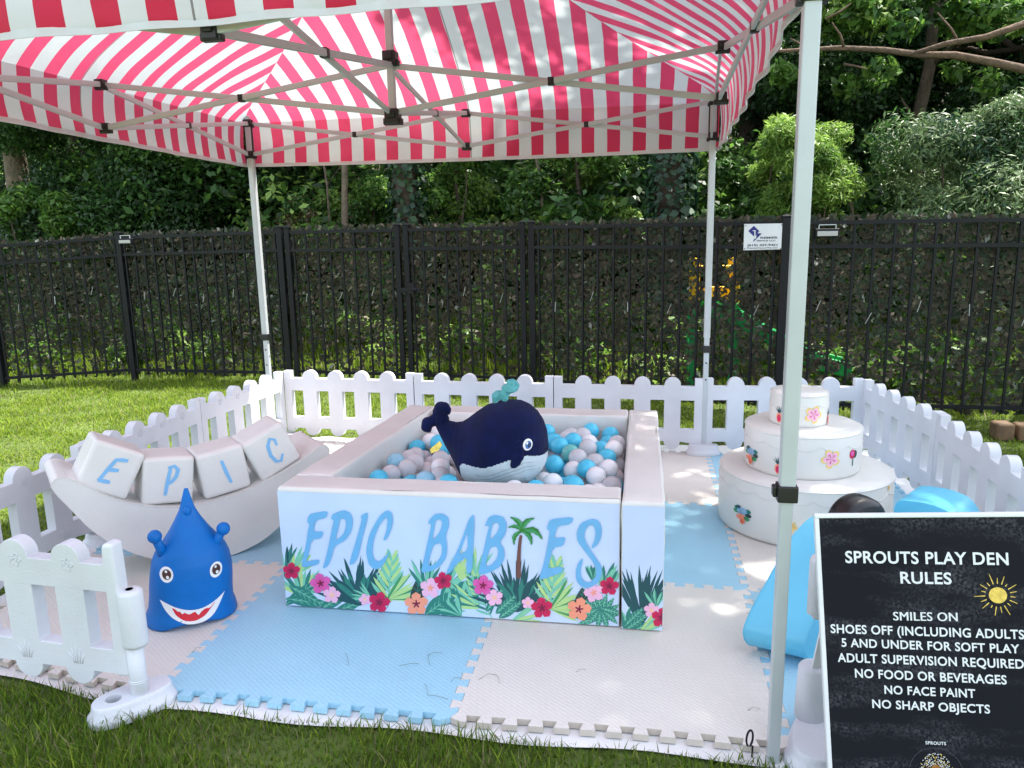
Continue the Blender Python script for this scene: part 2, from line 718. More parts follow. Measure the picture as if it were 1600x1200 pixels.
def panel_mb(right_end=True):
    W = 0.986
    cs = [W / 2 + (k - 1.5) * PITCH_P for k in range(4)]
    r = 0.0535
    out = [(0, 0.085), (0, 0.53), (0.055, 0.53), (0.055, 0.478)]
    for cx in cs:
        out.append((cx - r, 0.478))
        for a in np.linspace(PI, 0, 13):
            out.append((cx + r * math.cos(a), 0.4825 + r * math.sin(a)))
        out.append((cx + r, 0.478))
    if right_end:
        out += [(W - 0.055, 0.478), (W - 0.055, 0.53), (W, 0.53), (W, 0.085)]
    else:
        out += [(W - 0.03, 0.478), (W - 0.03, 0.109)]
    for cx in cs[::-1]:
        for a in np.linspace(0, -PI, 13):
            out.append((cx + r * math.cos(a), 0.109 + r * math.sin(a)))
    out += [(0.055, 0.109), (0.055, 0.085)]
    edges = [0.055] + sum([[cx - r, cx + r] for cx in cs], []) + [W - 0.055]
    holes = []
    for k in range(0, len(edges), 2):
        x0, x1 = edges[k], edges[k + 1]
        holes.append([(x0, 0.19), (x1, 0.19), (x1, 0.388), (x0, 0.388)])
    T = 0.024
    mb = MB()
    mb.poly([out] + holes, lambda x, z: (x, -T, z))
    mb.poly([out] + holes, lambda x, z: (x, T, z))
    for lp in [out] + holes:
        n = len(lp)
        mb.add([(x, -T, z) for x, z in lp] + [(x, T, z) for x, z in lp], [(k, (k + 1) % n, n + (k + 1) % n, n + k) for k in range(n)])
    return mb, cs


def add_reliefs(root):
    cs = [0.986 / 2 + (k - 1.5) * PITCH_P for k in range(4)]
    for cx in cs:
        for nm, mb in reliefs(cx):
            o = mb.build(nm, M['picket'])
            o.parent = root


def reliefs(cx):
    mb, m2 = MB(), MB()
    if True:
        pts = []
        for a in np.linspace(0, 2 * PI, 31):
            rr = 0.018 + 0.005 * math.cos(5 * a)
            pts.append((cx + 0.006 + rr * math.cos(a), -0.0245, 0.468 + rr * math.sin(a)))
        mb.tube(pts, 0.0016, 5, cap=False)
        mb.tube([(cx + 0.006 + 0.007 * math.cos(a), -0.0245, 0.468 + 0.007 * math.sin(a)) for a in np.linspace(0, 2 * PI, 13)], 0.0014, 5, cap=False)
        for dx, h in ((-0.034, 0.035), (-0.022, 0.05), (-0.006, 0.062), (0.012, 0.052), (0.028, 0.034)):
            bx = cx + dx * 0.45
            m2.tube([(bx, -0.0245, 0.128), (bx + dx * 0.25, -0.0245, 0.128 + h * 0.6), (cx + dx, -0.0245, 0.128 + h)], 0.0016, 5)
    return (('flower_relief', mb), ('grass_relief', m2))


def weld(o):
    bm = bmesh.new()
    bm.from_mesh(o.data)
    bmesh.ops.remove_doubles(bm, verts=bm.verts, dist=1e-5)
    bmesh.ops.recalc_face_normals(bm, faces=bm.faces)
    bm.to_mesh(o.data)
    bm.free()


def picket_proto():
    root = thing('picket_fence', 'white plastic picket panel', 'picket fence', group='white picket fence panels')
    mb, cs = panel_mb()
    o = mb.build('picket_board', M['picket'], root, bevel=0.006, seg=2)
    weld(o)
    return root


PJ_B = [(-0.99, 3.12), (0.0, 3.075), (0.985, 3.04), (1.97, 3.01), (2.96, 3.06)]
PJ_R = [(2.975, 3.05), (3.10, 2.13), (3.10, 1.14), (3.08, 0.15)]
PJ_L = [(-1.015, 3.10), (-1.10, 2.15), (-1.10, 1.16), (-1.13, 0.17)]
PLAB = {('B', 0): 'white picket panel of the back fence, behind the crescent rocker and left of the whale',
        ('B', 1): 'white picket panel of the back fence directly behind the navy whale',
        ('B', 2): 'white picket panel of the back fence behind the right part of the ball pit',
        ('B', 3): 'white picket panel of the back fence directly behind the tiered cake',
        ('R', 0): 'white picket panel running forward from the back corner beside the cake',
        ('R', 1): 'white picket panel beside the blue soft play piece, cut by the picture edge',
        ('R', 2): 'white picket panel hidden behind the chalkboard rules sign',
        ('L', 0): 'white picket panel of the side fence behind the C and I letter blocks',
        ('L', 1): 'white picket panel of the side fence behind the E letter block',
        ('L', 2): 'white picket panel with round tops at the left edge beside the rocker end'}
proto = picket_proto()
first = True
for key, J, dz in (('B', PJ_B, -0.035), ('R', PJ_R, -0.035), ('L', PJ_L, -0.035)):
    for k in range(len(J) - 1):
        (xa, ya), (xb, yb) = J[k], J[k + 1]
        if key == 'L':                      # relief side faces into the pen
            xa, ya, xb, yb = xb, yb, xa, ya
        o = proto if first else copy_tree(proto)
        first = False
        o.location = (xa, ya, dz + rng.uniform(-0.004, 0.004))
        L_ = math.hypot(xb - xa, yb - ya)
        o.rotation_euler = (0, 0, math.atan2(yb - ya, xb - xa))
        o.scale = (L_ / 0.992, 1, 1)
        o['label'] = PLAB[(key, k)]
        if key == 'L':
            add_reliefs(o)


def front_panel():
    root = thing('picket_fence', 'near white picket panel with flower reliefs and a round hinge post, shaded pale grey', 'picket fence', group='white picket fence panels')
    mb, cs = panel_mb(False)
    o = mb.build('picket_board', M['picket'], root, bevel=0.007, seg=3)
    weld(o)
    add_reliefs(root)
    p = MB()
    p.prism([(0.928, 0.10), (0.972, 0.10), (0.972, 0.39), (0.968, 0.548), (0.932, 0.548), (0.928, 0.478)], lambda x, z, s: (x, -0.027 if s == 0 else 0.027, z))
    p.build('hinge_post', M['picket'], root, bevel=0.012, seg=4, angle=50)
    p = MB()
    p.lathe([(0.008, 0.392), (0.026, 0.392), (0.035, 0.388), (0.038, 0.38), (0.038, 0.215), (0.034, 0.203), (0.010, 0.20)], (0.992, 0, 0), 24)
    p.lathe([(0.0115, 0.3935), (0.0005, 0.3935)], (0.992, 0, 0), 16, mi=1)
    p.build('hinge_sleeve', [M['picket'], M['black_plastic']], root)
    p = MB()
    p.lathe([(0.025, 0.23), (0.026, 0.10), (0.027, -0.0)], (0.985, 0, 0), 20)
    p.tube([(0.985 + 0.0265 * math.cos(a), 0.0265 * math.sin(a), 0.085) for a in np.linspace(0, 2 * PI, 17)], 0.002, 5, cap=False)
    p.tube([(0.985 + 0.0265 * math.cos(a), 0.0265 * math.sin(a), 0.078) for a in np.linspace(0, 2 * PI, 17)], 0.002, 5, cap=False)
    p.build('foot_pipe', M['picket'], root)
    root.location = (-0.990, 0.005, 0.0)
    root.rotation_euler = (0, 0, math.radians(-4.0))


front_panel()


def gate_panel():
    """front right panel: hinge sleeves seen between tent leg and chalkboard"""
    root = thing('picket_fence', 'white picket panel end post with sleeve showing between tent leg and chalkboard', 'picket fence', group='white picket fence panels')
    mb, cs = panel_mb(True)
    o = mb.build('picket_board', M['picket'], root, bevel=0.007, seg=3)
    weld(o)
    p = MB()
    p.lathe([(0.006, 0.535), (0.024, 0.532), (0.028, 0.52), (0.028, 0.36), (0.015, 0.352), (0.013, 0.345)], (-0.02, 0, 0), 20)
    p.lathe([(0.02, 0.345), (0.02, 0.02)], (0.012, 0, 0), 16)
    p.build('hinge_post', M['picket'], root)
    p = MB()
    p.lathe([(0.012, 0.20), (0.034, 0.196), (0.040, 0.186), (0.045, 0.03)], (-0.022, 0, 0), 24)
    p.build('hinge_sleeve', M['picket'], root)
    q = at_z((1262, 1140), 0.0)
    root.location = (q[0] + 0.03, q[1] + 0.02, 0.005)
    root.rotation_euler = (0, 0, math.radians(3))


gate_panel()


def foot(x, y, rz, label, s=1.0, hole=True, zb=-0.024):
    mb = MB()
    a_, b_ = 0.150 * s, 0.082 * s
    lay = [(1.0, 0.0), (1.0, 0.014), (0.97, 0.020), (0.86, 0.026), (0.80, 0.046), (0.775, 0.056), (0.73, 0.061)]
    n = 40
    vs, fs = [], []

    def stad(k, sc):
        a = 2 * PI * k / n
        e = 0.75
        cx = math.copysign(abs(math.cos(a)) ** e, math.cos(a))
        sy = math.copysign(abs(math.sin(a)) ** e, math.sin(a))
        return (a_ * cx - (1 - sc) * a_ * 0.55 * cx, b_ * sc * sy)
    for sc, z in lay:
        for k in range(n):
            q = stad(k, sc)
            vs.append((q[0], q[1], z))
    for i in range(len(lay) - 1):
        for k in range(n):
            fs.append((i * n + k, i * n + (k + 1) % n, (i + 1) * n + (k + 1) % n, (i + 1) * n + k))
    mb.add(vs, fs, 0, True)
    top = [stad(k, lay[-1][0]) for k in range(n)]
    if hole:
        hl = [(-0.062 * s + 0.024 * math.cos(a), 0.026 * math.sin(a)) for a in np.linspace(0, 2 * PI, 17)[:-1]]
        mb.poly([top, hl], lambda x, y_: (x, y_, lay[-1][1]))
        m_ = len(hl)
        mb.add([(q[0], q[1], lay[-1][1]) for q in hl] + [(q[0], q[1], 0.008) for q in hl], [(k, (k + 1) % m_, m_ + (k + 1) % m_, m_ + k) for k in range(m_)] + [tuple(range(m_, 2 * m_))])
    else:
        mb.poly([top], lambda x, y_: (x, y_, lay[-1][1]))
    o = mb.build('picket_stand', M['picket'])
    weld(o)
    o.location = (x, y, zb)
    o.rotation_euler = (0, 0, rz)
    tag(o, label, 'fence stand', 'moulded stands of the picket fence')
    return o


foot(-0.035, -0.065, math.radians(52), 'white stepped plastic stand with a round socket hole under the near picket panel', 0.9)
foot(1.97, 2.965, math.radians(8), 'small white stand under the back fence joint between the ball pit and the cake', 0.72, False, 0.001)
q_ = at_z((1268, 1165), -0.02)
foot(q_[0] + 0.02, q_[1], math.radians(70), 'white plastic stand on the grass between the near tent leg and the chalkboard', 1.1, False)
foot(-1.03, 1.18, math.radians(5), 'white plastic stand under the side fence behind the left end of the rocker', 0.9, False)
foot(-0.93, 3.06, math.radians(-40), 'white stand in the back corner of the picket fence behind the rocker', 0.8, False)

# ------------------------------------------------------------------ ball pit
H_PIT = 0.50
pit = thing('ball_pit', 'square soft play ball pit of four padded walls with tropical printed front', 'ball pit', (0.9, 1.35, 0.0))


def wall_block(name, quad, label=None):
    """padded wall: gently bulged box on a plan quad"""
    mb = MB()
    q = [Vector((x, y, 0)) for x, y in quad]

    def P(u, v, w):
        a = q[0].lerp(q[1], u)
        b = q[3].lerp(q[2], u)
        p = a.lerp(b, v)
        return Vector((p.x, p.y, 0.002 + w * (H_PIT - 0.002)))
    n = 14
    faces = []

    def side(fn, outward):
        o = len(mb.v)
        vs = []
        for j in range(n + 1):
            for i in range(n + 1):
                vs.append(fn(i / n, j / n))
        fs = [(j * (n + 1) + i, j * (n + 1) + i + 1, (j + 1) * (n + 1) + i + 1, (j + 1) * (n + 1) + i) for j in range(n) for i in range(n)]
        mb.add(vs, fs, 0, True)
    side(lambda s, t: P(s, 0, t), 0)
    side(lambda s, t: P(s, 1, t), 0)
    side(lambda s, t: P(0, s, t), 0)
    side(lambda s, t: P(1, s, t), 0)
    side(lambda s, t: P(s, t, 1), 0)
    side(lambda s, t: P(s, t, 0), 0)
    o = mb.build(name, M['white_foam'], pit)
    weld(o)
    b = o.modifiers.new('b', 'BEVEL')
    b.width = 0.012
    b.segments = 3
    b.limit_method = 'ANGLE'
    b.angle_limit = math.radians(40)
    tx = bpy.data.textures.get('wrinkle') or bpy.data.textures.new('wrinkle', 'CLOUDS')
    tx.noise_scale = 0.16
    d = o.modifiers.new('d', 'DISPLACE')
    d.texture = tx
    d.texture_coords = 'GLOBAL'
    d.strength = 0.010
    d.mid_level = 0.5
    if label:
        o['label'] = label
    return o


FY = 0.617
front = wall_block('padded_wall', [(0.168, FY), (1.497, FY), (1.497, 0.777), (0.168, 0.777)], 'front padded wall printed with lettering and tropical leaves')
right = wall_block('padded_wall', [(1.503, 0.605), (1.657, 0.605), (1.652, 2.06), (1.503, 2.06)], 'side padded wall with printed end facing the camera')
left = wall_block('padded_wall', [(0.165, 0.785), (0.323, 0.783), (0.425, 2.06), (0.268, 2.075)])
back = wall_block('padded_wall', [(0.43, 1.925), (1.497, 1.91), (1.497, 2.06), (0.44, 2.09)])
pad = MB().box((0.92, 1.36, 0.15), (1.12, 1.1, 0.296)).build('floor_pad', M['white_foam'], pit)


def p1(x, y):
    return (420 + x / 4.2857, 720 + y / 4.2857)


def p2(x, y):
    return (740 + x / 5.0, 760 + y / 5.0)


def smooth_loop(L, it=1):
    for _ in range(it):
        o = []
        for i in range(len(L)):
            a, b = L[i], L[(i + 1) % len(L)]
            o.append((a[0] * .8 + b[0] * .2, a[1] * .8 + b[1] * .2))
            o.append((a[0] * .2 + b[0] * .8, a[1] * .2 + b[1] * .8))
        L = o
    return L


def face_xz(px, Y):
    q = on_plane(px, (0, 1, 0), Y)
    return (float(q[0]), float(q[2]))


class Print:
    """flat print on a vertical wall face y = Y, stacked in 0.12 mm layers"""

    def __init__(s, Y, x0, x1, z0, z1, parent):
        s.Y, s.b, s.parent = Y, (x0, x1, z0, z1), parent
        s.parts = {}
        s.lay = 0

    def poly(s, part, mat, loops, px=True, clip=True):
        if px:
            loops = [[face_xz(q, s.Y) for q in lp] for lp in loops]
        if clip and len(loops) == 1:
            lp = clip_poly(loops[0], *s.b)
            if len(lp) < 3:
                return
            loops = [lp]
        s.lay += 1
        y = s.Y - 0.0014 - s.lay * 0.000004
        mb, ms = s.parts.setdefault(part, (MB(), []))
        if mat not in ms:
            ms.append(mat)
        mb.poly(loops, lambda x, z: (x, y, z), ms.index(mat))

    def finish(s):
        for k, (mb, ms) in s.parts.items():
            mb.build(k.split('#')[0], [M[q] for q in ms], s.parent)


def blade(s, part, mat, a, b, w, bend=0.0):
    """leaf blade from a to b in px"""
    a, b = np.array(a, float), np.array(b, float)
    d = b - a
    L_ = np.hypot(*d)
    n = np.array([-d[1], d[0]]) / max(L_, 1e-6)
    up, dn = [], []
    for t in (0.0, 0.25, 0.5, 0.75, 1.0):
        c = a + d * t + n * bend * L_ * t * t
        ww = w * (0.35 + 1.3 * t) * (1 - t) ** 0.6 * 1.2 if t < 1 else 0
        up.append(tuple(c + n * ww))
        dn.append(tuple(c - n * ww))
    s.poly(part, mat, [up + dn[::-1][1:]])


def fan(s, part, mats, c, r, a0, a1, n, w, rv=0.25, jit=0.06):
    rs = np.random.default_rng(int(abs(c[0] * 7 + c[1])))
    for k in range(n):
        a = math.radians(lerp(a0, a1, k / max(1, n - 1))) + rs.normal(0, jit)
        rr = r * (1 - rv * rs.random())
        blade(s, part, mats[k % len(mats)], c, (c[0] + rr * math.cos(a), c[1] - rr * math.sin(a)), w, rs.normal(0, 0.06))


def frond(s, part, mat, a, b, nl, ll, w, mats2=None, ang=50):
    """feather palm leaf with leaflets along a rib"""
    a, b = np.array(a, float), np.array(b, float)
    d = (b - a)
    base = math.atan2(-d[1], d[0])
    for k in range(nl):
        t = 0.12 + 0.88 * k / (nl - 1)
        c = a + d * t
        l_ = ll * (1 - 0.55 * t)
        for sg in (-1, 1):
            an = base + sg * math.radians(ang * (1 - 0.5 * t))
            mt = mat if not mats2 else (mat, mats2)[(k + (sg > 0)) % 2]
            blade(s, part, mt, tuple(c), (c[0] + l_ * math.cos(an), c[1] - l_ * math.sin(an)), w, 0.05 * sg)
    blade(s, part, mats2 or mat, tuple(a), tuple(b), w * 0.5)


def broad(s, part, mat, vein, a, b, w):
    a, b = np.array(a, float), np.array(b, float)
    d = b - a
    L_ = np.hypot(*d)
    n = np.array([-d[1], d[0]]) / L_
    up, dn = [], []
    for t in np.linspace(0, 1, 9):
        ww = w * math.sin(PI * min(1, t * 0.96 + 0.02)) ** 0.8 * (1.15 - 0.5 * t)
        up.append(tuple(a + d * t + n * ww))
        dn.append(tuple(a + d * t - n * ww))
    s.poly(part, mat, [up + dn[::-1]])
    for t in np.linspace(0.12, 0.85, 6):
        c = a + d * t
        for sg in (-1, 1):
            e = c + d * 0.14 + n * sg * w * 0.75 * math.sin(PI * t)
            blade(s, part, vein, tuple(c), tuple(e), 0.55)
    blade(s, part, vein, tuple(a), tuple(b), 0.8)


def hib(s, part, c, r, col, core, rot=0.0, vein=None):
    rs = np.random.default_rng(int(c[0] * 13 + c[1]))
    for k in range(5):
        a = rot + 2 * PI * k / 5
        lp = []
        for t in np.linspace(-0.62, 0.62, 9):
            rr = r * (0.98 - 0.35 * abs(t / 0.62) ** 2.5 + 0.05 * math.cos(14 * t))
            lp.append((c[0] + rr * math.cos(a + t), c[1] - rr * math.sin(a + t) * 0.96))
        lp.append((c[0], c[1]))
        s.poly(part, col, [lp])
    for k in range(20 if vein else 0):
        a = rot + 2 * PI * k / 20 + rs.normal(0, .05)
        blade(s, part, vein, c, (c[0] + r * .78 * math.cos(a), c[1] - r * .78 * math.sin(a)), 0.32)
    for k in range(5):
        a = rot + 2 * PI * k / 5
        blade(s, part, core, c, (c[0] + r * .38 * math.cos(a), c[1] - r * .38 * math.sin(a)), r * 0.09)
    s.poly(part, core, [[(c[0] + r * .13 * math.cos(a), c[1] + r * .13 * math.sin(a)) for a in np.linspace(0, 2 * PI, 9)[:-1]]])


M['print_sky'] = pm('print_pale_blue', lin((200, 218, 246)), 0.5, 0.04, 6, 0.15, 14)


def backing(s, nz=0.004):
    x0, x1, z0, z1 = s.b
    s.poly('print_background', 'print_sky', [[(x0, z0), (x1, z0), (x1, z1), (x0, z1)]], px=False)


def jungle(s, off=(0, 0), only=None):
    """tropical border, px of the photograph"""
    D, T, Mi, Li, G = 'p_dteal', 'p_teal', 'p_mint', 'p_lime', 'p_green'
    pt = 'leaf_print'

    def P(x, y):
        return (x + off[0], y + off[1])
    fan(s, pt, [Mi, T, Mi], P(447, 905), 55, 50, 100, 6, 3.0)
    fan(s, pt, [Li, Mi], P(455, 900), 52, 20, 80, 9, 3.4)
    fan(s, pt, [T, D], P(450, 880), 34, 62, 95, 4, 2.6)
    fan(s, pt, [Mi, Li, T], P(470, 930), 52, 20, 150, 14, 4)
    for (a, b, w) in (((446, 945), (500, 905), 9), ((447, 935), (520, 945), 9), ((452, 915), (505, 945), 9), ((500, 952), (548, 925), 9), ((520, 958), (575, 935), 8)):
        broad(s, pt, T, Mi, P(*a), P(*b), w)
    fan(s, pt, [D], P(562, 945), 82, 22, 158, 25, 3.4, 0.22)
    fan(s, pt, [D, T], P(562, 940), 52, 40, 140, 14, 5)
    frond(s, pt, Li, P(606, 950), P(612, 876), 9, 46, 3.6, Mi)
    fan(s, pt, [Li, G, Li], P(606, 935), 62, -8, 60, 11, 3)
    fan(s, pt, [Mi], P(580, 935), 34, 120, 190, 6, 2)
    broad(s, pt, 'p_dark', T, P(650, 955), P(655, 900), 12)
    fan(s, pt, [T, Mi, T], P(665, 925), 58, 60, 120, 9, 3.4)
    fan(s, pt, [Mi, T], P(690, 930), 62, 25, 75, 8, 5)
    fan(s, pt, [Li], P(720, 905), 40, 30, 110, 8, 3)
    broad(s, pt, T, Mi, P(665, 960), P(715, 925), 15)
    frond(s, pt, Mi, P(690, 962), P(745, 905), 10, 34, 3.2, T)
    fan(s, pt, [Mi, T, Li], P(748, 950), 62, 95, 175, 12, 3.4)
    fan(s, pt, [T, Mi], P(720, 965), 48, 100, 200, 10, 4.5)
    frond(s, pt, T, P(770, 968), P(735, 900), 9, 26, 2.4, Mi)
    fan(s, pt, [Li, Mi], P(742, 900), 50, 40, 120, 9, 2.8)
    fan(s, pt, [D], P(808, 955), 86, 22, 158, 25, 3.4, 0.22)
    fan(s, pt, [D, T], P(808, 948), 52, 40, 140, 14, 5)
    for (a, b, w) in (((775, 958), (806, 930), 8), ((780, 965), (815, 940), 8), ((760, 955), (785, 920), 7)):
        broad(s, pt, T, Mi, P(*a), P(*b), w)
    frond(s, pt, Li, P(858, 958), P(868, 885), 9, 46, 3.6, Mi)
    fan(s, pt, [Li, G, Li], P(860, 950), 62, -30, 55, 14, 3)
    fan(s, pt, [Li, Mi], P(800, 970), 50, 0, 40, 6, 3)
    broad(s, pt, 'p_dark', T, P(908, 958), P(910, 918), 12)
    fan(s, pt, [T, Mi, T], P(925, 905), 26, 60, 120, 6, 3)
    fan(s, pt, [Mi, T], P(940, 925), 52, 30, 88, 9, 5)
    # split leaf
    for k, an in enumerate(np.linspace(15, 190, 10)):
        a = math.radians(an)
        broad(s, pt, T, Mi, P(938, 962), (P(938, 962)[0] + 36 * math.cos(a), P(938, 962)[1] - 42 * math.sin(a) + 6), 6)
    for k, an in enumerate(np.linspace(200, 345, 6)):
        a = math.radians(an)
        broad(s, pt, T, Mi, P(940, 950), (P(940, 950)[0] + 34 * math.cos(a), P(940, 950)[1] - 34 * math.sin(a)), 6)
    fl = 'flower_print'
    for (x, y, r, col, core, vein, rot) in ((456, 891.5, 14, 'p_crim', 'p_wine', 'p_wine', .3), (501.5, 911, 17, 'p_viol', 'p_wine', 'p_crim', .5), (519, 929, 14, 'p_pink', 'p_core', None, .2),
                                            (571, 936, 10, 'p_pink', 'p_core', None, .6), (593, 940.5, 17.5, 'p_crim', 'p_wine', 'p_wine', .1), (651, 943, 19, 'p_salm', 'p_wine', None, .35),
                                            (673, 918, 17, 'p_pink', 'p_salm', None, .2), (693, 906.5, 14.5, 'p_crim', 'p_wine', 'p_wine', .5), (755, 914, 17, 'p_viol', 'p_wine', 'p_crim', .2),
                                            (773, 933, 14, 'p_pink', 'p_core', None, .5), (825, 941, 10, 'p_pink', 'p_core', None, .3), (847, 949, 17.5, 'p_crim', 'p_wine', 'p_wine', .4),
                                            (905, 951, 19.5, 'p_salm', 'p_wine', None, .1), (928, 925, 16, 'p_pink', 'p_salm', None, .6), (952, 915, 15.5, 'p_crim', 'p_wine', 'p_wine', .2)):
        hib(s, fl + '#%d%d' % (x, y), P(x, y), r, col, core, rot, vein)


pr = Print(FY - 0.004, 0.171, 1.494, 0.006, 0.486, front)
backing(pr)
jungle(pr)
LT = {}
LT['E'] = ([p1(*q) for q in [(268, 368), (285, 350), (402, 330), (386, 380), (318, 394), (300, 472), (372, 468), (354, 516), (290, 524), (265, 640), (252, 672), (345, 655), (335, 692), (228, 712), (222, 690), (255, 545), (264, 470), (277, 420), (260, 410)]],)
LT['P'] = ([p1(*q) for q in [(430, 354), (500, 325), (550, 345), (568, 400), (555, 470), (515, 530), (440, 570), (425, 640), (400, 700), (362, 722), (385, 650), (405, 560), (428, 440), (440, 397), (418, 384)]],
           [p1(*q) for q in [(480, 385), (515, 385), (522, 430), (505, 485), (460, 525), (450, 520), (470, 440)]])
LT['I'] = ([p1(*q) for q in [(618, 365), (666, 338), (664, 390), (632, 500), (602, 640), (575, 682), (543, 697), (548, 660), (588, 530), (613, 440), (625, 392)]],)
LT['C'] = ([p1(*q) for q in [(740, 370), (790, 327), (825, 340), (836, 400), (815, 480), (785, 530), (768, 527), (790, 470), (800, 390), (785, 375), (740, 430), (705, 520), (695, 610), (710, 660), (740, 672), (790, 630), (810, 598), (797, 650), (760, 705), (715, 727), (670, 690), (653, 600), (675, 490)]],)
LT['B'] = ([p1(*q) for q in [(1075, 397), (1110, 355), (1160, 347), (1205, 375), (1210, 430), (1185, 500), (1197, 560), (1192, 640), (1150, 702), (1090, 737), (1018, 747), (1040, 660), (1070, 520), (1093, 420), (1068, 417)]],
           [p1(*q) for q in [(1120, 395), (1150, 388), (1165, 410), (1150, 470), (1110, 520), (1098, 515), (1110, 450)]],
           [p1(*q) for q in [(1105, 560), (1150, 545), (1165, 580), (1155, 640), (1115, 690), (1070, 700), (1080, 640)]])
LT['A'] = ([p1(*q) for q in [(1375, 352), (1379, 420), (1371, 560), (1363, 747), (1323, 747), (1330, 640), (1265, 682), (1225, 742), (1188, 757), (1215, 690), (1265, 600), (1310, 480), (1343, 385)]],
           [p1(*q) for q in [(1332, 470), (1335, 595), (1275, 625), (1300, 560)]])
LT['B2'] = ([p2(*q) for q in [(95, 292), (120, 235), (170, 217), (235, 235), (263, 290), (250, 370), (205, 435), (240, 480), (246, 550), (210, 622), (130, 667), (38, 687), (45, 640), (80, 500), (105, 380), (125, 302), (88, 307)]],
            [p2(*q) for q in [(150, 290), (185, 275), (205, 300), (190, 350), (145, 405), (128, 405), (140, 340)]],
            [p2(*q) for q in [(130, 475), (180, 462), (195, 500), (185, 560), (140, 610), (95, 625), (105, 560)]])
LT['E2'] = ([p2(*q) for q in [(593, 265), (620, 250), (787, 233), (760, 292), (660, 305), (640, 360), (632, 400), (724, 390), (700, 462), (622, 472), (590, 600), (580, 637), (702, 620), (690, 672), (520, 727), (516, 700), (550, 600), (580, 450), (598, 342), (573, 332), (580, 300)]],)
LT['S'] = ([p2(*q) for q in [(925, 246), (980, 265), (1004, 330), (996, 400), (970, 450), (930, 482), (920, 472), (945, 420), (955, 350), (935, 297), (900, 300), (870, 345), (865, 400), (900, 470), (960, 560), (1000, 620), (1006, 680), (980, 740), (920, 787), (850, 787), (803, 735), (798, 650), (820, 590), (854, 552), (850, 600), (835, 650), (842, 705), (865, 740), (910, 747), (955, 700), (958, 640), (930, 580), (860, 490), (810, 420), (806, 350), (840, 280)]],)
for k in ('E', 'P', 'I', 'C', 'B', 'A', 'B2', 'E2', 'S'):
    pr.poly('lettering', 'letter_blue', [smooth_loop(lp) for lp in LT[k]], clip=False)
# palm that stands for the letter I
tr = [(358, 378), (383, 376), (374, 440), (370, 520), (369, 620), (373, 712), (337, 714), (336, 620), (343, 500)]
pr.poly('palm_print', 'p_brown', [smooth_loop([p2(*q) for q in tr])])
for tip, sag in (((285, 235), -.2), ((480, 242), .2), ((268, 318), -.22), ((541, 412), .25), ((318, 457), -.25), ((455, 457), .2)):
    a = np.array(p2(378, 342))
    b = np.array(p2(*tip))
    d = b - a
    n = np.array([-d[1], d[0]])
    up, dn = [], []
    for i, t in enumerate(np.linspace(0, 1, 9)):
        c = a + d * t - n * sag * math.sin(PI * t) * 0.9
        w = 0.17 * math.sin(PI * (0.12 + 0.86 * t)) + (0.03 if i % 2 else -0.01)
        up.append(tuple(c + n * w * 0.75))
        dn.append(tuple(c - n * w * 0.75))
    pr.poly('palm_print', 'p_palm', [up + dn[::-1]])
    pr.poly('palm_print', 'p_green', [[tuple(np.array(q) * .45 + np.array(q2) * .55) for q, q2 in zip(up, dn)][1:-1] + [tuple(q) for q in up[::-1]][1:-1]])
pr.finish()
pr = Print(0.605 - 0.004, 1.506, 1.654, 0.006, 0.486, right)
backing(pr)
D = 'p_dteal'
fan(pr, 'leaf_print', ['p_dteal'], (1003, 975), 95, 58, 128, 22, 3.6, 0.22)
fan(pr, 'leaf_print', ['p_teal', 'p_mint'], (978, 985), 45, 20, 110, 9, 5)
for (a, b, w) in (((976, 978), (1005, 950), 8), ((976, 985), (1010, 962), 7), ((990, 985), (1025, 970), 6)):
    broad(pr, 'leaf_print', 'p_teal', 'p_mint', a, b, w)
fan(pr, 'leaf_print', ['p_lime', 'p_mint'], (1000, 986), 46, 5, 50, 7, 3)
fan(pr, 'leaf_print', ['p_mint', 'p_teal'], (1024, 950), 34, 55, 120, 7, 2.6)
hib(pr, 'flower_print#1', (1018, 953), 12.5, 'p_pink', 'p_core', .3)
hib(pr, 'flower_print#2', (1034, 965), 17, 'p_crim', 'p_wine', .2, 'p_wine')
pr.finish()

# ------------------------------------------------------------------ balls
ball_cols = {'sky': pm('ball_sky_blue', lin((82, 204, 236)), 0.28, 0.03, 9, spec=0.5),
             'white': pm('ball_white', (0.90, 0.90, 0.91), 0.28, 0.03, 9, spec=0.5),
             'clear': pm('ball_pearl', (0.84, 0.85, 0.87), 0.2, 0.03, 9, spec=0.6, transl=0.35),
             'pale': pm('ball_pale_blue', lin((150, 205, 226)), 0.28, 0.03, 9, spec=0.5),
             'teal': pm('ball_teal', lin((110, 196, 190)), 0.28, 0.03, 9, spec=0.5)}
ball_lab = {'sky': 'glossy sky blue plastic ball lying in the ball pit', 'white': 'opaque white plastic ball lying in the ball pit',
            'clear': 'greyish pearl plastic ball lying in the ball pit', 'pale': 'pale ice blue plastic ball lying in the ball pit', 'teal': 'greenish teal plastic ball lying in the ball pit'}
RB = 0.044
ball_mesh = {}
for k, mt in ball_cols.items():
    mb = MB().ball((0, 0, 0), RB, 24, 16)
    o = mb.build('play_ball', mt)
    weld(o)
    o.data.polygons.foreach_set('use_smooth', [True] * len(o.data.polygons))
    ball_mesh[k] = o.data
    bpy.data.objects.remove(o)


def inner_x(y):
    t = (y - 0.783) / (2.06 - 0.783)
    return lerp(0.323, 0.425, t) + RB + 0.004, 1.499 - RB


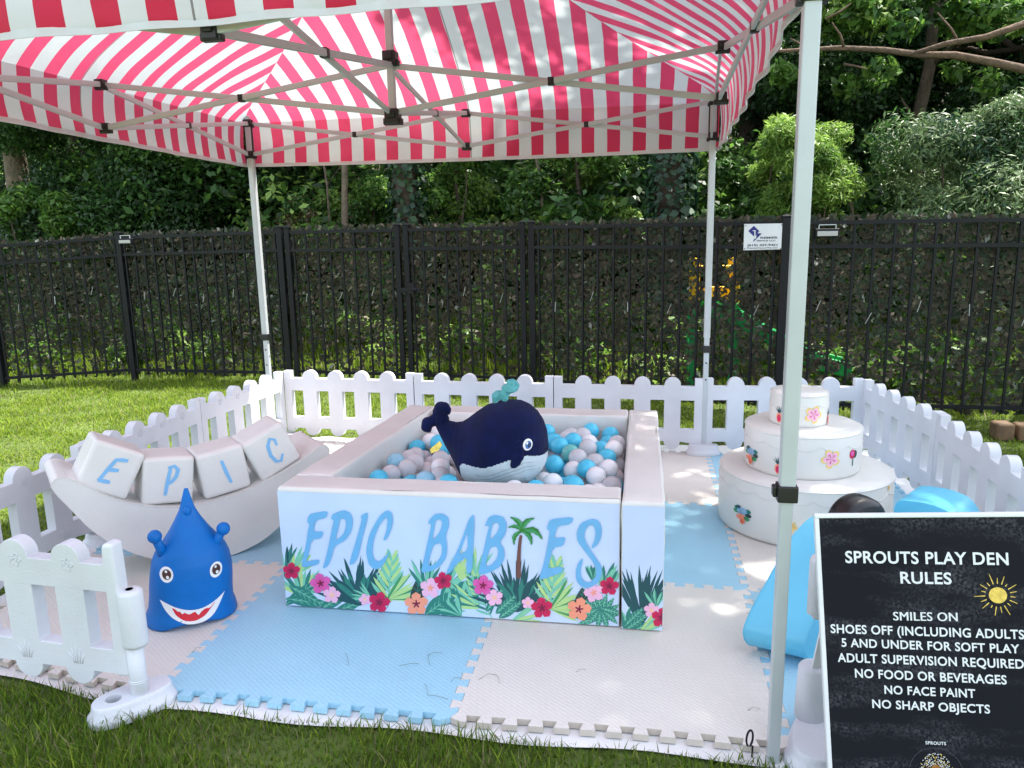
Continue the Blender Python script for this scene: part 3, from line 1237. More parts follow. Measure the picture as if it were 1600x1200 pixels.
def fill_balls():
    placed = []
    br = random.Random(5)
    tries = 0
    while tries < 26000 and len(placed) < 330:
        tries += 1
        y = br.uniform(0.783 + RB, 1.91 - RB)
        a, b = inner_x(y)
        x = br.uniform(a, b)
        # rest on what is below
        z = 0.298 + RB
        for (px_, py_, pz_) in placed:
            d2 = (px_ - x) ** 2 + (py_ - y) ** 2
            if d2 < (2 * RB) ** 2:
                z = max(z, pz_ + math.sqrt((2 * RB) ** 2 - d2))
        lim = 0.402 + 0.03 * (0.5 + 0.5 * math.sin(x * 5 + 1) * math.cos(y * 4)) + (0.02 if y > 1.5 else 0)
        if z + RB > lim + 0.035:
            continue
        if ((x - 0.935) / 0.22) ** 2 + ((y - 1.12) / 0.17) ** 2 < 1 and z > 0.34:
            continue
        placed.append((x, y, z))
    return placed


BALLS = fill_balls()
br = random.Random(3)
for q in BALLS:
    k = br.choices(['sky', 'white', 'clear', 'pale', 'teal'], [34, 32, 22, 8, 4])[0]
    o = bpy.data.objects.new('play_ball', ball_mesh[k])
    COL.objects.link(o)
    o.location = q
    o.rotation_euler = (br.random() * 3, br.random() * 3, 0)
    tag(o, ball_lab[k], 'ball', {'sky': 'sky blue pit balls', 'white': 'white pit balls', 'clear': 'pearl pit balls', 'pale': 'pale blue pit balls', 'teal': 'teal pit balls'}[k])

# ------------------------------------------------------------------ striped pop-up tent
TX0, TX1, TY0, TY1 = -1.08, 1.948, -0.04, 3.03
TC = (0.43, 1.5)
tent = thing('popup_tent', 'pop-up tent with red and white striped canopy over the ball pit', 'tent', (TC[0], TC[1], -0.03))


def build_canopy():
    E_ = 0.05
    x0, x1, y0, y1 = TX0 - E_, TX1 + E_, TY0 - E_, TY1 + E_
    ze, zp = 2.245, 3.05
    C = [(x0, y0), (x1 - 0.045, y0), (x1 + 0.02, y1), (x0, y1)]
    mb = MB()
    uvs = []
    n, m = 40, 44
    val = MB()
    vuv = []
    vals = []
    for s in range(4):
        a, b = np.array(C[s]), np.array(C[(s + 1) % 4])
        L_ = np.hypot(*(b - a))
        d = (b - a) / L_
        nin = np.array([-d[1], d[0]])
        pk = np.array(TC)
        mid = L_ / 2
        vs, uv = [], []
        for j in range(m + 1):
            t = j / m
            for i in range(n + 1):
                w = i / n
                base = a + (b - a) * w
                p = base * (1 - t) + pk * t
                # eased profile: taut ridges, panel sags between
                z = ze + (zp - ze) * t
                z += math.sin(PI * t) * (-0.045 + 0.115 * math.sin(PI * w) ** 1.2)
                if t < 0.09:         # soft rolled eave
                    z -= 0.034 * (1 - t / 0.09) ** 2
                z += 0.006 * math.sin(w * 37 + s) * math.sin(t * 9) * (1 - t)
                vs.append((p[0], p[1], z))
                u = (p - a) @ d
                uv.append((u + 0.04, u - mid))
        fs = [(j * (n + 1) + i, j * (n + 1) + i + 1, (j + 1) * (n + 1) + i + 1, (j + 1) * (n + 1) + i) for j in range(m) for i in range(n)]
        mb.add(vs, fs, 0, True)
        uvs += uv
        vb = MB()
        vs, uv = [], []
        k_ = 9
        N2 = 72
        for j in range(k_ + 1):
            t = j / k_
            for i in range(N2 + 1):
                w = i / N2
                base = a + (b - a) * w
                drop = (lerp(0.231, 0.202, w), lerp(0.190, 0.305, w), 0.305, lerp(0.305, 0.235, w))[s]
                out = 0.012 * math.sin(t * PI) + 0.004 * t
                amp = (0.008 if s == 1 else 0.007) * t
                out += amp * math.sin(w * 58 + s * 2) + amp * 0.6 * math.sin(w * 23 + s)
                p = base - nin * out
                dip = 0.010 * math.sin(PI * w)
                vs.append((p[0], p[1], ze - 0.034 - (drop - 0.022 + dip * t) * t))
                u = (base - a) @ d
                uv.append((u + 0.04, u - mid))
        fs = [(j * (N2 + 1) + i, j * (N2 + 1) + i + 1, (j + 1) * (N2 + 1) + i + 1, (j + 1) * (N2 + 1) + i) for j in range(k_) for i in range(N2)]
        vb.add(vs, fs, 0, True)
        o = vb.build('valance', M['stripe'], tent)
        ul = o.data.uv_layers.new(name='UVMap')
        for lp in o.data.loops:
            ul.data[lp.index].uv = uv[lp.vertex_index]
        # bottom hem
        hm = MB()
        path = [vs[k_ * (N2 + 1) + i] for i in range(N2 + 1)]
        for i in range(N2):
            pa, pb = Vector(path[i]), Vector(path[i + 1])
            hm.bar(pa + Vector((0, 0, 0.006)), pb + Vector((0, 0, 0.006)), 0.004, 0.022)
        hm.build('hem', M['hem'], o)
    o = mb.build('canopy', M['stripe'], tent)
    ul = o.data.uv_layers.new(name='UVMap')
    for lp in o.data.loops:
        ul.data[lp.index].uv = uvs[lp.vertex_index]


M['hem'] = pm('white_hem', (0.78, 0.78, 0.82), 0.5, 0.04, 20, transl=0.3)
build_canopy()
ZU, ZL = 2.205, 2.0
CP = TC
MIDS = {'front': (0.43, TY0), 'rear': (0.433, TY1 - 0.01), 'left': (-1.07, 1.56), 'right': (1.885, 1.5)}
CORN = {'fl': (TX0, TY0), 'fr': (TX1, TY0), 'rr': (1.975, 3.0), 'rl': (TX0, 3.05)}


def tbar(a, b, off=0.0):
    MB().bar(a, b, 0.013, 0.026).build('truss_bar', M['pole'], tent, bevel=0.002, seg=1)


def joint(p, s=0.042, sub=(1, 1, 1)):
    mb = MB().box(p, (s * sub[0], s * sub[1], s * sub[2]))
    mb.box((p[0], p[1], p[2] - s * sub[2] * 0.35), (s * sub[0] * 1.35, s * sub[1] * 0.6, s * sub[2] * 0.45))
    mb.box((p[0], p[1], p[2] + s * sub[2] * 0.1), (s * sub[0] * 0.6, s * sub[1] * 1.35, s * sub[2] * 0.5))
    mb.build('joint_bracket', M['black_plastic'], tent, bevel=0.003, seg=1)


def rivet(p):
    mb = MB().box(p, (0.03, 0.03, 0.034))
    mb.ball((p[0], p[1] - 0.0165, p[2]), 0.006, 8, 6)
    mb.build('pivot_block', M['black_plastic'], tent, bevel=0.003, seg=1)


def scissor(a, b, nrm):
    """crossing pair between two uprights a, b in plan; nrm offsets the two bars"""
    n = Vector((*nrm, 0)) * 0.008
    A, B = Vector((*a, 0)), Vector((*b, 0))
    u, l = Vector((0, 0, ZU)), Vector((0, 0, ZL))
    tbar(A + u + n, B + l + n)
    tbar(A + l - n, B + u - n)
    c = (A + B) / 2 + (u + l) / 2
    rivet(c)


def side(c1, mid, c2):
    d = (Vector((*c2, 0)) - Vector((*c1, 0))).normalized()
    nrm = (-d.y, d.x)
    scissor(c1, mid, nrm)
    scissor(mid, c2, nrm)
    for z in (ZU, ZL):
        joint((mid[0], mid[1], z), 0.045)


side(CORN['rl'], MIDS['rear'], CORN['rr'])
side(CORN['fl'], MIDS['left'], CORN['rl'])
side(CORN['fr'], MIDS['right'], CORN['rr'])
side(CORN['fl'], MIDS['front'], CORN['fr'])
for k, mq in MIDS.items():
    d = (Vector((*mq, 0)) - Vector((*CP, 0))).normalized()
    scissor(CP, mq, (-d.y, d.x))
for z, s in ((2.235, 0.06), (1.985, 0.064)):
    joint((CP[0], CP[1], z), s)
MB().bar((CP[0], CP[1], 1.98), (CP[0], CP[1], 3.04), 0.032, 0.032).build('centre_post', M['pole'], tent, bevel=0.004)


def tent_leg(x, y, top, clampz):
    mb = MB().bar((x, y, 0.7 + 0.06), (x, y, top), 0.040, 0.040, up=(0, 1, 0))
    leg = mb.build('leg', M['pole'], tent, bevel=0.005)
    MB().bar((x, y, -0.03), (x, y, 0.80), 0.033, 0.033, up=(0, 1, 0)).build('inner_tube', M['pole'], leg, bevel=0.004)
    hb = MB()
    for zz in (clampz - 0.09, clampz - 0.20):
        hb.ball((x, y + (0.0165 if y < 1 else -0.0165), zz), 0.006, 10, 8, 0, (1, 0.25, 1))
    hb.ball((x + 0.0165, y, clampz - 0.14), 0.006, 10, 8, 0, (0.25, 1, 1))
    hb.build('hole_button_dots', M['black_plastic'], leg)  # black dots: the lock button and the shade inside the holes
    c = MB().box((x, y, clampz), (0.052, 0.052, 0.045))
    c.box((x - 0.031, y, clampz + 0.004), (0.012, 0.03, 0.03))
    c.build('leg_clamp', M['black_plastic'], leg, bevel=0.004)
    fp = MB().box((x, y, -0.032), (0.10, 0.10, 0.006)).build('foot_plate', M['pole'], leg, bevel=0.002)
    for z in (ZU, ZL):
        joint((x, y, z), 0.054, (1, 1, 0.9))
    if y > 1:
        MB().bar((x - 0.022, y - 0.006, ZL), (x - 0.022, y - 0.006, ZU), 0.012, 0.012, up=(0, 1, 0)).bar((x + 0.022, y - 0.006, ZL), (x + 0.022, y - 0.006, ZU), 0.012, 0.012, up=(0, 1, 0)).build('slider_rail', M['black_plastic'], leg, bevel=0.002)


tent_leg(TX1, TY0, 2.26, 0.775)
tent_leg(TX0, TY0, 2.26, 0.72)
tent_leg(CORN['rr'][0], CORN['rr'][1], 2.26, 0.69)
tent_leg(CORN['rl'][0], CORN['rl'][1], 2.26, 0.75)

# tent peg with a looped head
q = at_z((1175, 1186), -0.03)
mb = MB()
path = [Vector((q[0], q[1], -0.06)), Vector((q[0], q[1], 0.012))]
for a in np.linspace(-0.5 * PI, 1.35 * PI, 15):
    path.append(Vector((q[0] - 0.009 + 0.010 * math.cos(a), q[1] + 0.008 * math.cos(a), 0.036 + 0.025 * math.sin(a))))
mb.tube(path, 0.0030, 8)
tag(mb.build('tent_peg', M['iron']), 'thin black wire peg with looped head in the grass by the near tent leg', 'tent peg')

# ------------------------------------------------------------------ crescent rocker and letter blocks
RL, RR_ = Vector((-0.80, 0.575, 0)), Vector((0.02, 1.375, 0))
RU = (RR_ - RL).normalized()
RN = Vector((RU.y, -RU.x, 0))            # towards the camera
RO = (RL + RR_) / 2
R_D = RN.dot(RO)


def rplane(px, off=0.0):
    q = on_plane(px, tuple(RN), R_D + off)
    v = Vector(q)
    return ((v - RO).dot(RU), v.z)


def rpt(u, z, back):
    return RO + RU * u + Vector((0, 0, z)) - RN * back


rim_px = [(78, 762), (88, 751), (104, 750), (125, 757), (160, 776), (200, 789), (245, 796), (290, 795), (335, 786), (380, 772), (430, 749), (470, 724), (495, 704), (508, 697), (516, 706), (512, 722), (495, 752), (470, 785), (440, 822), (410, 848), (375, 866), (335, 878), (295, 883), (255, 880), (215, 870), (175, 853), (140, 829), (112, 800), (90, 778)]
loop = smooth_loop([rplane(q) for q in rim_px], 2)
zmin = min(q[1] for q in loop)
loop = [(u, max(0.002, z - zmin + 0.002)) for u, z in loop]
rock = thing('crescent_rocker', 'white padded crescent rocker carrying four letter blocks', 'soft play rocker', tuple(RO))
mb = MB()
mb.prism(loop, lambda u, z, s: rpt(u, z, 0.0 if s == 0 else 0.34), smooth=True)
o = mb.build('padded_body', M['white_foam'], rock, bevel=0.012, seg=3, angle=50)
mb = MB()
for bk in (-0.001, 0.341):
    mb.tube([rpt(u, z, bk) for u, z in loop + loop[:1]], 0.0022, 5, cap=False)
mb.build('seam_piping', M['white_foam'], rock)


M['letter_pale'] = pm('pale_blue_vinyl', lin((128, 188, 232)), 0.45, 0.05, 20, 0.05, 90)


def letter_strokes(mb, strokes, fr, w):
    """brush letter from thick strokes (unit square -> face)"""
    for k, st in enumerate(strokes):
        n = len(st)
        up, dn = [], []
        for i, (x, y) in enumerate(st):
            a = np.array(st[max(0, i - 1)])
            b = np.array(st[min(n - 1, i + 1)])
            d = b - a
            d = d / max(np.hypot(*d), 1e-6)
            nn = np.array([-d[1], d[0]])
            ww = w * (0.65 + 0.5 * math.sin(PI * (i + 0.5) / n))
            up.append(tuple(np.array((x, y)) + nn * ww))
            dn.append(tuple(np.array((x, y)) - nn * ww))
        mb.poly([up + dn[::-1]], lambda x, y, k=k: fr(x, y, 0.0012 + 0.0002 * k))


LET = {'E': [[(-.02, .30), (-.10, .05), (-.20, -.30)], [(.22, .33), (.1, .31), (-.04, .27)], [(.12, .05), (.02, .03), (-.12, .0)], [(.05, -.27), (-.08, -.28), (-.22, -.29)]],
       'P': [[(.0, .34), (-.06, .0), (-.11, -.36)], [(-.06, .33), (.08, .37), (.17, .27), (.13, .1), (.03, -.03), (-.07, -.08)]],
       'I': [[(-.05, .32), (.0, .0), (.07, -.32)]],
       'C': [[(.15, .1), (.17, .27), (.07, .36), (-.06, .22), (-.12, -.05), (-.07, -.28), (.05, -.33), (.17, -.18)]]}
BS = 0.212
blk = {'E': ((174, 738), 0.50), 'P': ((264, 754), 0.13), 'I': ((351, 740), -0.12), 'C': ((426, 709), -0.42)}
blk_lab = {'E': 'white letter block with blue letter E, leftmost on the crescent rocker', 'P': 'white letter block with blue letter P, upright at the middle of the rocker',
           'I': 'white letter block with blue letter I, leaning slightly on the rocker', 'C': 'white letter block with blue letter C, tilted most, beside the ball pit'}


def rounded_cube(fr, s, h, mb):
    """cushion-like cube of edge s: fr(x, y, back)"""
    n = 10
    vs, fs = [], []
    for ax in range(3):
        for sg in (-1, 1):
            o = len(vs)
            for j in range(n + 1):
                for i in range(n + 1):
                    a, b = -1 + 2 * i / n, -1 + 2 * j / n
                    q = [0, 0, 0]
                    q[ax] = sg
                    q[(ax + 1) % 3], q[(ax + 2) % 3] = a, b
                    bul = 1 + 0.02 * (1 - a * a) * (1 - b * b)
                    q[ax] *= bul
                    vs.append(fr(q[0] * s / 2, q[1] * s / 2, s / 2 + q[2] * s / 2))
            for j in range(n):
                for i in range(n):
                    fs.append((o + j * (n + 1) + i, o + j * (n + 1) + i + 1, o + (j + 1) * (n + 1) + i + 1, o + (j + 1) * (n + 1) + i))
    mb.add(vs, fs, 0, True)


def rim_top(u):
    c = [z for (uu, z) in loop if abs(uu - u) < 0.03]
    return max(c) if c else 0.4


for k, (px, ang) in blk.items():
    u, z = rplane(px, -0.02)
    z = z - zmin
    ca, sa = math.cos(-ang), math.sin(-ang)

    def fr(x, y, back, u=u, z=z, ca=ca, sa=sa):
        return rpt(u + x * ca - y * sa, z + x * sa + y * ca, 0.02 + back)

    def ff(x, y, o):
        return fr(x * BS * 0.85 + 0.006, y * BS * 0.85, -o - 0.0024)
    root = thing('letter_block', blk_lab[k], 'soft block', tuple(fr(0, -BS / 2, BS / 2)), group='letter blocks on the rocker')
    mb = MB()
    rounded_cube(fr, BS, 0.02, mb)
    o = mb.build('padded_cube', M['white_foam'], root)
    weld(o)
    b = o.modifiers.new('b', 'BEVEL')
    b.width = 0.017
    b.segments = 4
    b.limit_method = 'ANGLE'
    b.angle_limit = math.radians(45)
    mb = MB()
    letter_strokes(mb, LET[k], ff, 0.042)
    mb.build('letter', M['letter_pale'], root)

# ------------------------------------------------------------------ blue shark hopper
shark = thing('shark_hopper', 'blue rubber shark bouncer with pointed fin, two knob horns and toothy smile', 'bouncy toy', (-0.16, 0.52, 0.0))
SF = Vector((0.565, -0.825, 0)).normalized()      # facing
SR = Vector((-SF.y, SF.x, 0))                     # its left, picture right
SO = Vector((-0.155, 0.535, 0))
S_D = SF.dot(SO)


def spx(px):
    q = Vector(on_plane(px, tuple(SF), S_D + 0.06))
    return ((q - SO).dot(SR), q.z)


prof = [(293, 784, 3.2), (294, 800, 8), (295, 815, 12.5), (296, 830, 21), (297.5, 845, 31), (299, 860, 43), (300, 875, 55.5), (301, 890, 62), (302, 908, 65), (302, 925, 66), (302, 942, 66), (302, 958, 67), (302, 970, 69), (303, 979, 68)]
SP = []
for x, y, hw in prof:
    u, z = spx((x, y))
    u2, _ = spx((x + hw, y))
    SP.append((z, u, u2 - u))
SP.sort()
zs_ = np.array([q[0] for q in SP])
us_ = np.array([q[1] for q in SP])
hs_ = np.array([q[2] for q in SP])
Z0 = zs_[0]


def s_half(z):
    return float(np.interp(z, zs_, hs_))


def s_dep(z):
    h = s_half(z)
    t = min(1, max(0, (z - 0.27) / 0.2))
    return h * lerp(0.92, 0.62, t)


def s_ctr(z):
    return float(np.interp(z, zs_, us_))


def s_pt(u, z, out=0.0):
    """front surface point at lateral u, height z"""
    h, d = s_half(z), s_dep(z)
    x = min(0.985, abs(u - s_ctr(z)) / max(h, 1e-4))
    f = d * (1 - x ** 2.3) ** (1 / 2.3) + out
    return SO + SR * u + SF * (f) + Vector((0, 0, z - Z0 + 0.004))


def shark_body():
    n, m = 56, 60
    vs, fs = [], []
    ze = np.linspace(zs_[0], zs_[-1], m + 1)
    for j, z in enumerate(ze):
        h, d, c = s_half(z), s_dep(z), s_ctr(z)
        for k in range(n):
            a = 2 * PI * k / n
            e = 2 / 2.3
            cx = math.copysign(abs(math.cos(a)) ** e, math.cos(a))
            sy = math.copysign(abs(math.sin(a)) ** e, math.sin(a))
            zz = z
            if j < 6:          # stubby legs flare out at the bottom corners, arch between them
                zz += 0.022 * (1 - j / 6) * max(0, 1 - (cx / 0.62) ** 2)
                cx *= 1 + 0.07 * (1 - j / 6)
            sy *= 0.42 if sy < 0 else 1.0
            vs.append(SO + SR * (c + h * cx) + SF * (d * sy) + Vector((0, 0, zz - Z0 + 0.004)))
    for j in range(m):
        for k in range(n):
            fs.append((j * n + k, j * n + (k + 1) % n, (j + 1) * n + (k + 1) % n, (j + 1) * n + k))
    fs.append(tuple(range(n - 1, -1, -1)))
    fs.append(tuple(range(m * n, m * n + n)))
    mb = MB()
    mb.add(vs, fs, 0, True)
    # the soft crease above the forehead
    mb.build('body', M['rubber_blue'], shark)


shark_body()
# dorsal ridge lobe and horns
for a, b in (((257, 877), (243, 851)), ((332, 868), (350, 838))):
    ua, za = spx(a)
    ub, zb = spx(b)
    A = SO + SR * ua + SF * 0.05 + Vector((0, 0, za - Z0 - 0.01))
    B = SO + SR * ub + SF * 0.06 + Vector((0, 0, zb - Z0))
    mb = MB().tube([A, A.lerp(B, 0.5), B], [0.021, 0.017, 0.016], 16)
    mb.ball(B, 0.026, 18, 12)
    mb.build('knob_horn', M['rubber_blue'], shark)
ub, zb = spx((295, 818))
MB().ball(s_pt(ub, zb, -0.006), 0.018, 16, 10, 0, (0.9, 0.9, 1.2)).build('fin_lobe', M['rubber_blue'], shark)


def s_disc(px, rx, rz, out, name, mat, parent, tilt=0.0, n=22):
    u0, z0 = spx(px)
    mb = MB()
    s_ = 1 / 1215.0 * 2.95
    vs = [s_pt(u0, z0, out)]
    for rr in (0.5, 1.0):
        for k in range(n):
            a = 2 * PI * k / n
            x, y = rx * rr * math.cos(a), rz * rr * math.sin(a)
            x, y = x * math.cos(tilt) - y * math.sin(tilt), x * math.sin(tilt) + y * math.cos(tilt)
            vs.append(s_pt(u0 + x * s_, z0 + y * s_, out))
    fs = [(0, 1 + k, 1 + (k + 1) % n) for k in range(n)] + [(1 + k, 1 + n + k, 1 + n + (k + 1) % n, 1 + (k + 1) % n) for k in range(n)]
    mb.add(vs, fs, 0, True)
    return mb.build(name, M[mat], parent)


for px in ((261, 903.5), (337, 894)):
    e = s_disc(px, 9.6, 12.2, 0.0015, 'eye', 'eye_white', shark, -0.15)
    s_disc((px[0] + .3, px[1] - 0.5), 6.4, 8.0, 0.0024, 'iris', 'eye_brown', e, -0.1)
    g = s_disc((px[0] + 1.6, px[1] + 3.2), 2.2, 2.6, 0.0032, 'glint', 'eye_white', e)
    s_disc((px[0] - .8, px[1] - 4.6), 1.8, 2.0, 0.0032, 'glint', 'eye_white', e)


def s_strip(A, B, out, name, mat, parent, m=6):
    """surface patch between px curves A and B"""
    A2, B2 = [spx(q) for q in A], [spx(q) for q in B]
    vs, fs = [], []
    n = len(A2)
    for i in range(n):
        for j in range(m + 1):
            t = j / m
            vs.append(s_pt(lerp(A2[i][0], B2[i][0], t), lerp(A2[i][1], B2[i][1], t), out))
    for i in range(n - 1):
        for j in range(m):
            fs.append((i * (m + 1) + j, (i + 1) * (m + 1) + j, (i + 1) * (m + 1) + j + 1, i * (m + 1) + j + 1))
    mb = MB()
    mb.add(vs, fs, 0, True)
    return mb.build(name, M[mat], parent)


def curve(pts, n):
    pts = np.array(pts, float)
    t = np.linspace(0, 1, len(pts))
    tt = np.linspace(0, 1, n)
    # smooth by repeated Chaikin-like resample
    x = np.interp(tt, t, pts[:, 0])
    y = np.interp(tt, t, pts[:, 1])
    for _ in range(3):
        x[1:-1] = (x[:-2] + 2 * x[1:-1] + x[2:]) / 4
        y[1:-1] = (y[:-2] + 2 * y[1:-1] + y[2:]) / 4
    return list(zip(x, y))


mu = curve([(251, 943), (262, 946), (275, 950), (295, 953), (315, 950), (335, 940), (351, 929)], 25)
ml = curve([(251, 944), (258, 956), (270, 967), (292, 974), (315, 971), (335, 959), (350, 931)], 25)
mouth = s_strip(mu, ml, 0.0015, 'mouth', 'eye_white', shark)
ru = curve([(269, 951), (274, 952), (278, 956), (283, 954), (290, 957), (296, 959), (303, 954), (312, 956), (320, 949), (327, 950), (334, 942)], 41)
rl = curve([(269, 951), (275, 961), (285, 967), (295, 968.5), (306, 967), (320, 960), (335, 942)], 41)
s_strip(ru, rl, 0.0026, 'tongue', 'red', mouth)
s_strip([(281, 953), (284, 952.5), (287, 954)], [(282, 956), (285, 958.5), (288, 956)], 0.0034, 'tooth', 'eye_white', mouth, 2)
s_strip([(305, 952.5), (309, 951.5), (313, 951)], [(306, 956), (309.5, 959), (313, 955)], 0.0034, 'tooth', 'eye_white', mouth, 2)
for px in ((296, 934), (308, 931)):
    s_disc(px, 3.2, 1.8, 0.0012, 'nostril', 'nostril', shark) if 'nostril' in M else None

# ------------------------------------------------------------------ plush whale
WY = 1.13
whale = thing('plush_whale', 'large navy plush whale with pale belly resting on the balls in the pit', 'plush toy', (0.95, WY, 0.38))


def wpx(px, off=0.0):
    q = on_plane(px, (0, 1, 0), WY + off)
    return (float(q[0]), float(q[2]))


top_px = [(682, 650), (690, 652), (700, 657), (712, 660), (722, 659), (732, 653), (745, 643), (760, 633), (780, 627), (797, 625), (812, 626), (826, 632), (838, 642), (847, 655), (853, 670), (856, 688), (856.5, 700)]
bot_px = [(682, 668), (690, 683), (697, 696), (704, 708), (712, 722), (720, 738), (727, 748), (740, 753), (760, 755), (780, 755.5), (800, 755.5), (815, 754), (828, 750), (838, 742), (847, 733), (853, 722), (856.5, 704)]
WT = [wpx(q) for q in top_px]
WB = [wpx(q) for q in bot_px]
wx0, wx1 = WT[0][0], WT[-1][0]
bel_px = [(717, 730), (722, 725), (732, 725.5), (745, 727.5), (757, 727.5), (770, 725), (785, 719), (800, 714), (812, 711), (822, 708), (835, 712), (850, 716), (858, 716)]
BEL = [wpx(q, -0.12) for q in bel_px]


def w_surf(x, z, out=0.0):
    t, b = interp(x, WT), interp(x, WB)
    c, h = (t + b) / 2, max(1e-4, (t - b) / 2)
    d = w_dep(x, h)
    v = min(0.99, abs(z - c) / h)
    return Vector((x, WY - d * math.sqrt(1 - v * v) - out, z))


def w_dep(x, h):
    s = (x - wx0) / (wx1 - wx0)
    return min(0.17, h * 0.95) * (0.75 + 0.25 * min(1, s * 2))


def whale_body():
    n, m = 220, 190
    xs = np.r_[np.linspace(wx0, wx1 - 0.012, m - 8), wx1 - 0.012 * (np.linspace(1, 0, 10)[1:]) ** 2]
    P = []
    for x in xs:
        t, b = interp(x, WT), interp(x, WB)
        c, h = (t + b) / 2, max(0.0015, (t - b) / 2)
        d = w_dep(x, h)
        P.append([Vector((x, WY - d * math.cos(a), c + h * math.sin(a))) for a in np.linspace(-PI / 2, 1.5 * PI, n + 1)[:-1]])
    mbs = (MB(), MB())
    vs = [q for r in P for q in r]
    fa, fb = [], []
    for j in range(len(xs) - 1):
        for k in range(n):
            f = (j * n + k, j * n + (k + 1) % n, (j + 1) * n + (k + 1) % n, (j + 1) * n + k)
            c = sum((vs[i] for i in f), Vector()) / 4
            (fb if (c.x > BEL[0][0] and c.z < interp(c.x, BEL)) else fa).append(f)
    fa.append(tuple(range(n)))
    fa.append(tuple(range((len(xs) - 1) * n, len(xs) * n)))
    for mb, fs, nm, mt in ((mbs[0], fa, 'body', 'navy'), (mbs[1], fb, 'belly', 'belly')):
        used = sorted({i for f in fs for i in f})
        mp = {i: k for k, i in enumerate(used)}
        mb.add([vs[i] for i in used], [tuple(mp[i] for i in f) for f in fs], 0, True)
        mb.build(nm, M[mt], whale)
    # belly stitching lines
    st = MB()
    for k in range(3):
        pts = []
        for x in np.linspace(wpx((742 + 10 * k, 700), -0.12)[0], wpx((835, 700), -0.12)[0], 24):
            t = (x - wx0) / (wx1 - wx0)
            z = interp(x, BEL) - 0.022 - 0.018 * k - 0.02 * math.sin(PI * t) + 0.0
            pts.append(w_surf(x, z, 0.0005))
        st.tube(pts, 0.0012, 5)
    st.build('belly_stitching', M['stitch'], whale)


M['stitch'] = pm('grey_thread', (0.30, 0.36, 0.40), 0.8, 0.1, 30)
M['nostril'] = pm('dark_blue_rubber', (0.002, 0.03, 0.11), 0.5, 0.05, 9)
whale_body()
mb = MB()
for (x, y, r, o) in ((690, 656, 13, 0), (686, 645, 12, .01), (689, 638, 11.5, .0), (695, 636, 9.5, -.01), (700, 639, 7, -.015), (701, 643, 5, -.015), (678, 657, 10, .0), (670, 659, 10, -.02), (668, 665, 8.5, -.025), (671, 669, 6, -.02)):
    c = wpx((x, y))
    mb.ball((c[0], WY + o, c[1]), r * 3.3 / 1215, 16, 12)
fl = mb.build('tail_fluke', M['navy'], whale)
rm = fl.modifiers.new('r', 'REMESH')
rm.mode = 'VOXEL'
rm.voxel_size = 0.005
rm.use_smooth_shade = True
sm = fl.modifiers.new('s', 'SMOOTH')
sm.iterations = 8
# side fin hanging over the belly line
mb = MB()
pts, rr = [], []
for (x, y, r) in ((812, 690, 6), (813, 700, 9), (812, 709, 10), (808, 717, 9.5), (805, 722, 7.5), (803, 725, 5)):
    c = wpx((x, y), -0.13)
    w = w_surf(c[0], c[1], -0.004)
    mb.ball((c[0], w.y, c[1]), r * 3.1 / 1215, 14, 10, 0, (1, 0.55, 1))
fn = mb.build('side_fin', M['navy'], whale)
rm = fn.modifiers.new('r', 'REMESH')
rm.mode = 'VOXEL'
rm.voxel_size = 0.004
rm.use_smooth_shade = True
sm = fn.modifiers.new('s', 'SMOOTH')
sm.iterations = 6


def w_disc(px, rx, rz, out, name, mat, parent, n=22):
    x0, z0 = wpx(px, -0.12)
    s_ = 3.05 / 1215
    vs = [w_surf(x0, z0, out)]
    for rr in (0.5, 1.0):
        for k in range(n):
            a = 2 * PI * k / n
            vs.append(w_surf(x0 + rx * rr * s_ * math.cos(a), z0 + rz * rr * s_ * math.sin(a), out))
    mb = MB()
    mb.add(vs, [(0, 1 + k, 1 + (k + 1) % n) for k in range(n)] + [(1 + k, 1 + n + k, 1 + n + (k + 1) % n, 1 + (k + 1) % n) for k in range(n)], 0, True)
    return mb.build(name, M[mat], parent)


e = w_disc((826, 692), 7.2, 9.6, 0.002, 'eye', 'eye_white', whale)
w_disc((827, 692.5), 4.6, 6.6, 0.003, 'iris', 'eye_blue', e)
w_disc((828.5, 693), 2.7, 4.2, 0.0038, 'pupil', 'nostril', e)
w_disc((825.4, 689.5), 1.4, 2.2, 0.0044, 'glint', 'eye_white', e)
# tulle water spout
mb = MB()
rs = np.random.default_rng(4)
for k in range(9):
    x, y = [(776, 621), (781, 617), (787, 613), (792, 607), (797, 602), (801, 604), (788, 619), (799, 609), (783, 622)][k]
    c = wpx((x, y))
    mb.ball((c[0], WY + rs.normal(0, .012), c[1]), rs.uniform(5, 8.5) * 3.1 / 1215, 9, 7, 0, (1, 1, rs.uniform(.8, 1.3)))
sp_ = mb.build('tulle_spout', M['tulle'], whale)
rm = sp_.modifiers.new('r', 'REMESH')
rm.mode = 'VOXEL'
rm.voxel_size = 0.006
tx = bpy.data.textures.new('crumple', 'VORONOI')
tx.noise_scale = 0.025
d = sp_.modifiers.new('d', 'DISPLACE')
d.texture = tx
d.texture_coords = 'GLOBAL'
d.strength = 0.022
# gold hang tag
c = [wpx(q) for q in ((676, 697), (691, 685), (695, 691), (690, 699), (679, 703))]
mb = MB()
mb.prism(c, lambda x, z, s: (x, WY - 0.05 - 0.002 * s + (z - c[0][1]) * 0.3, z))
mb.build('hang_tag', M['gold'], whale, bevel=0.0006)

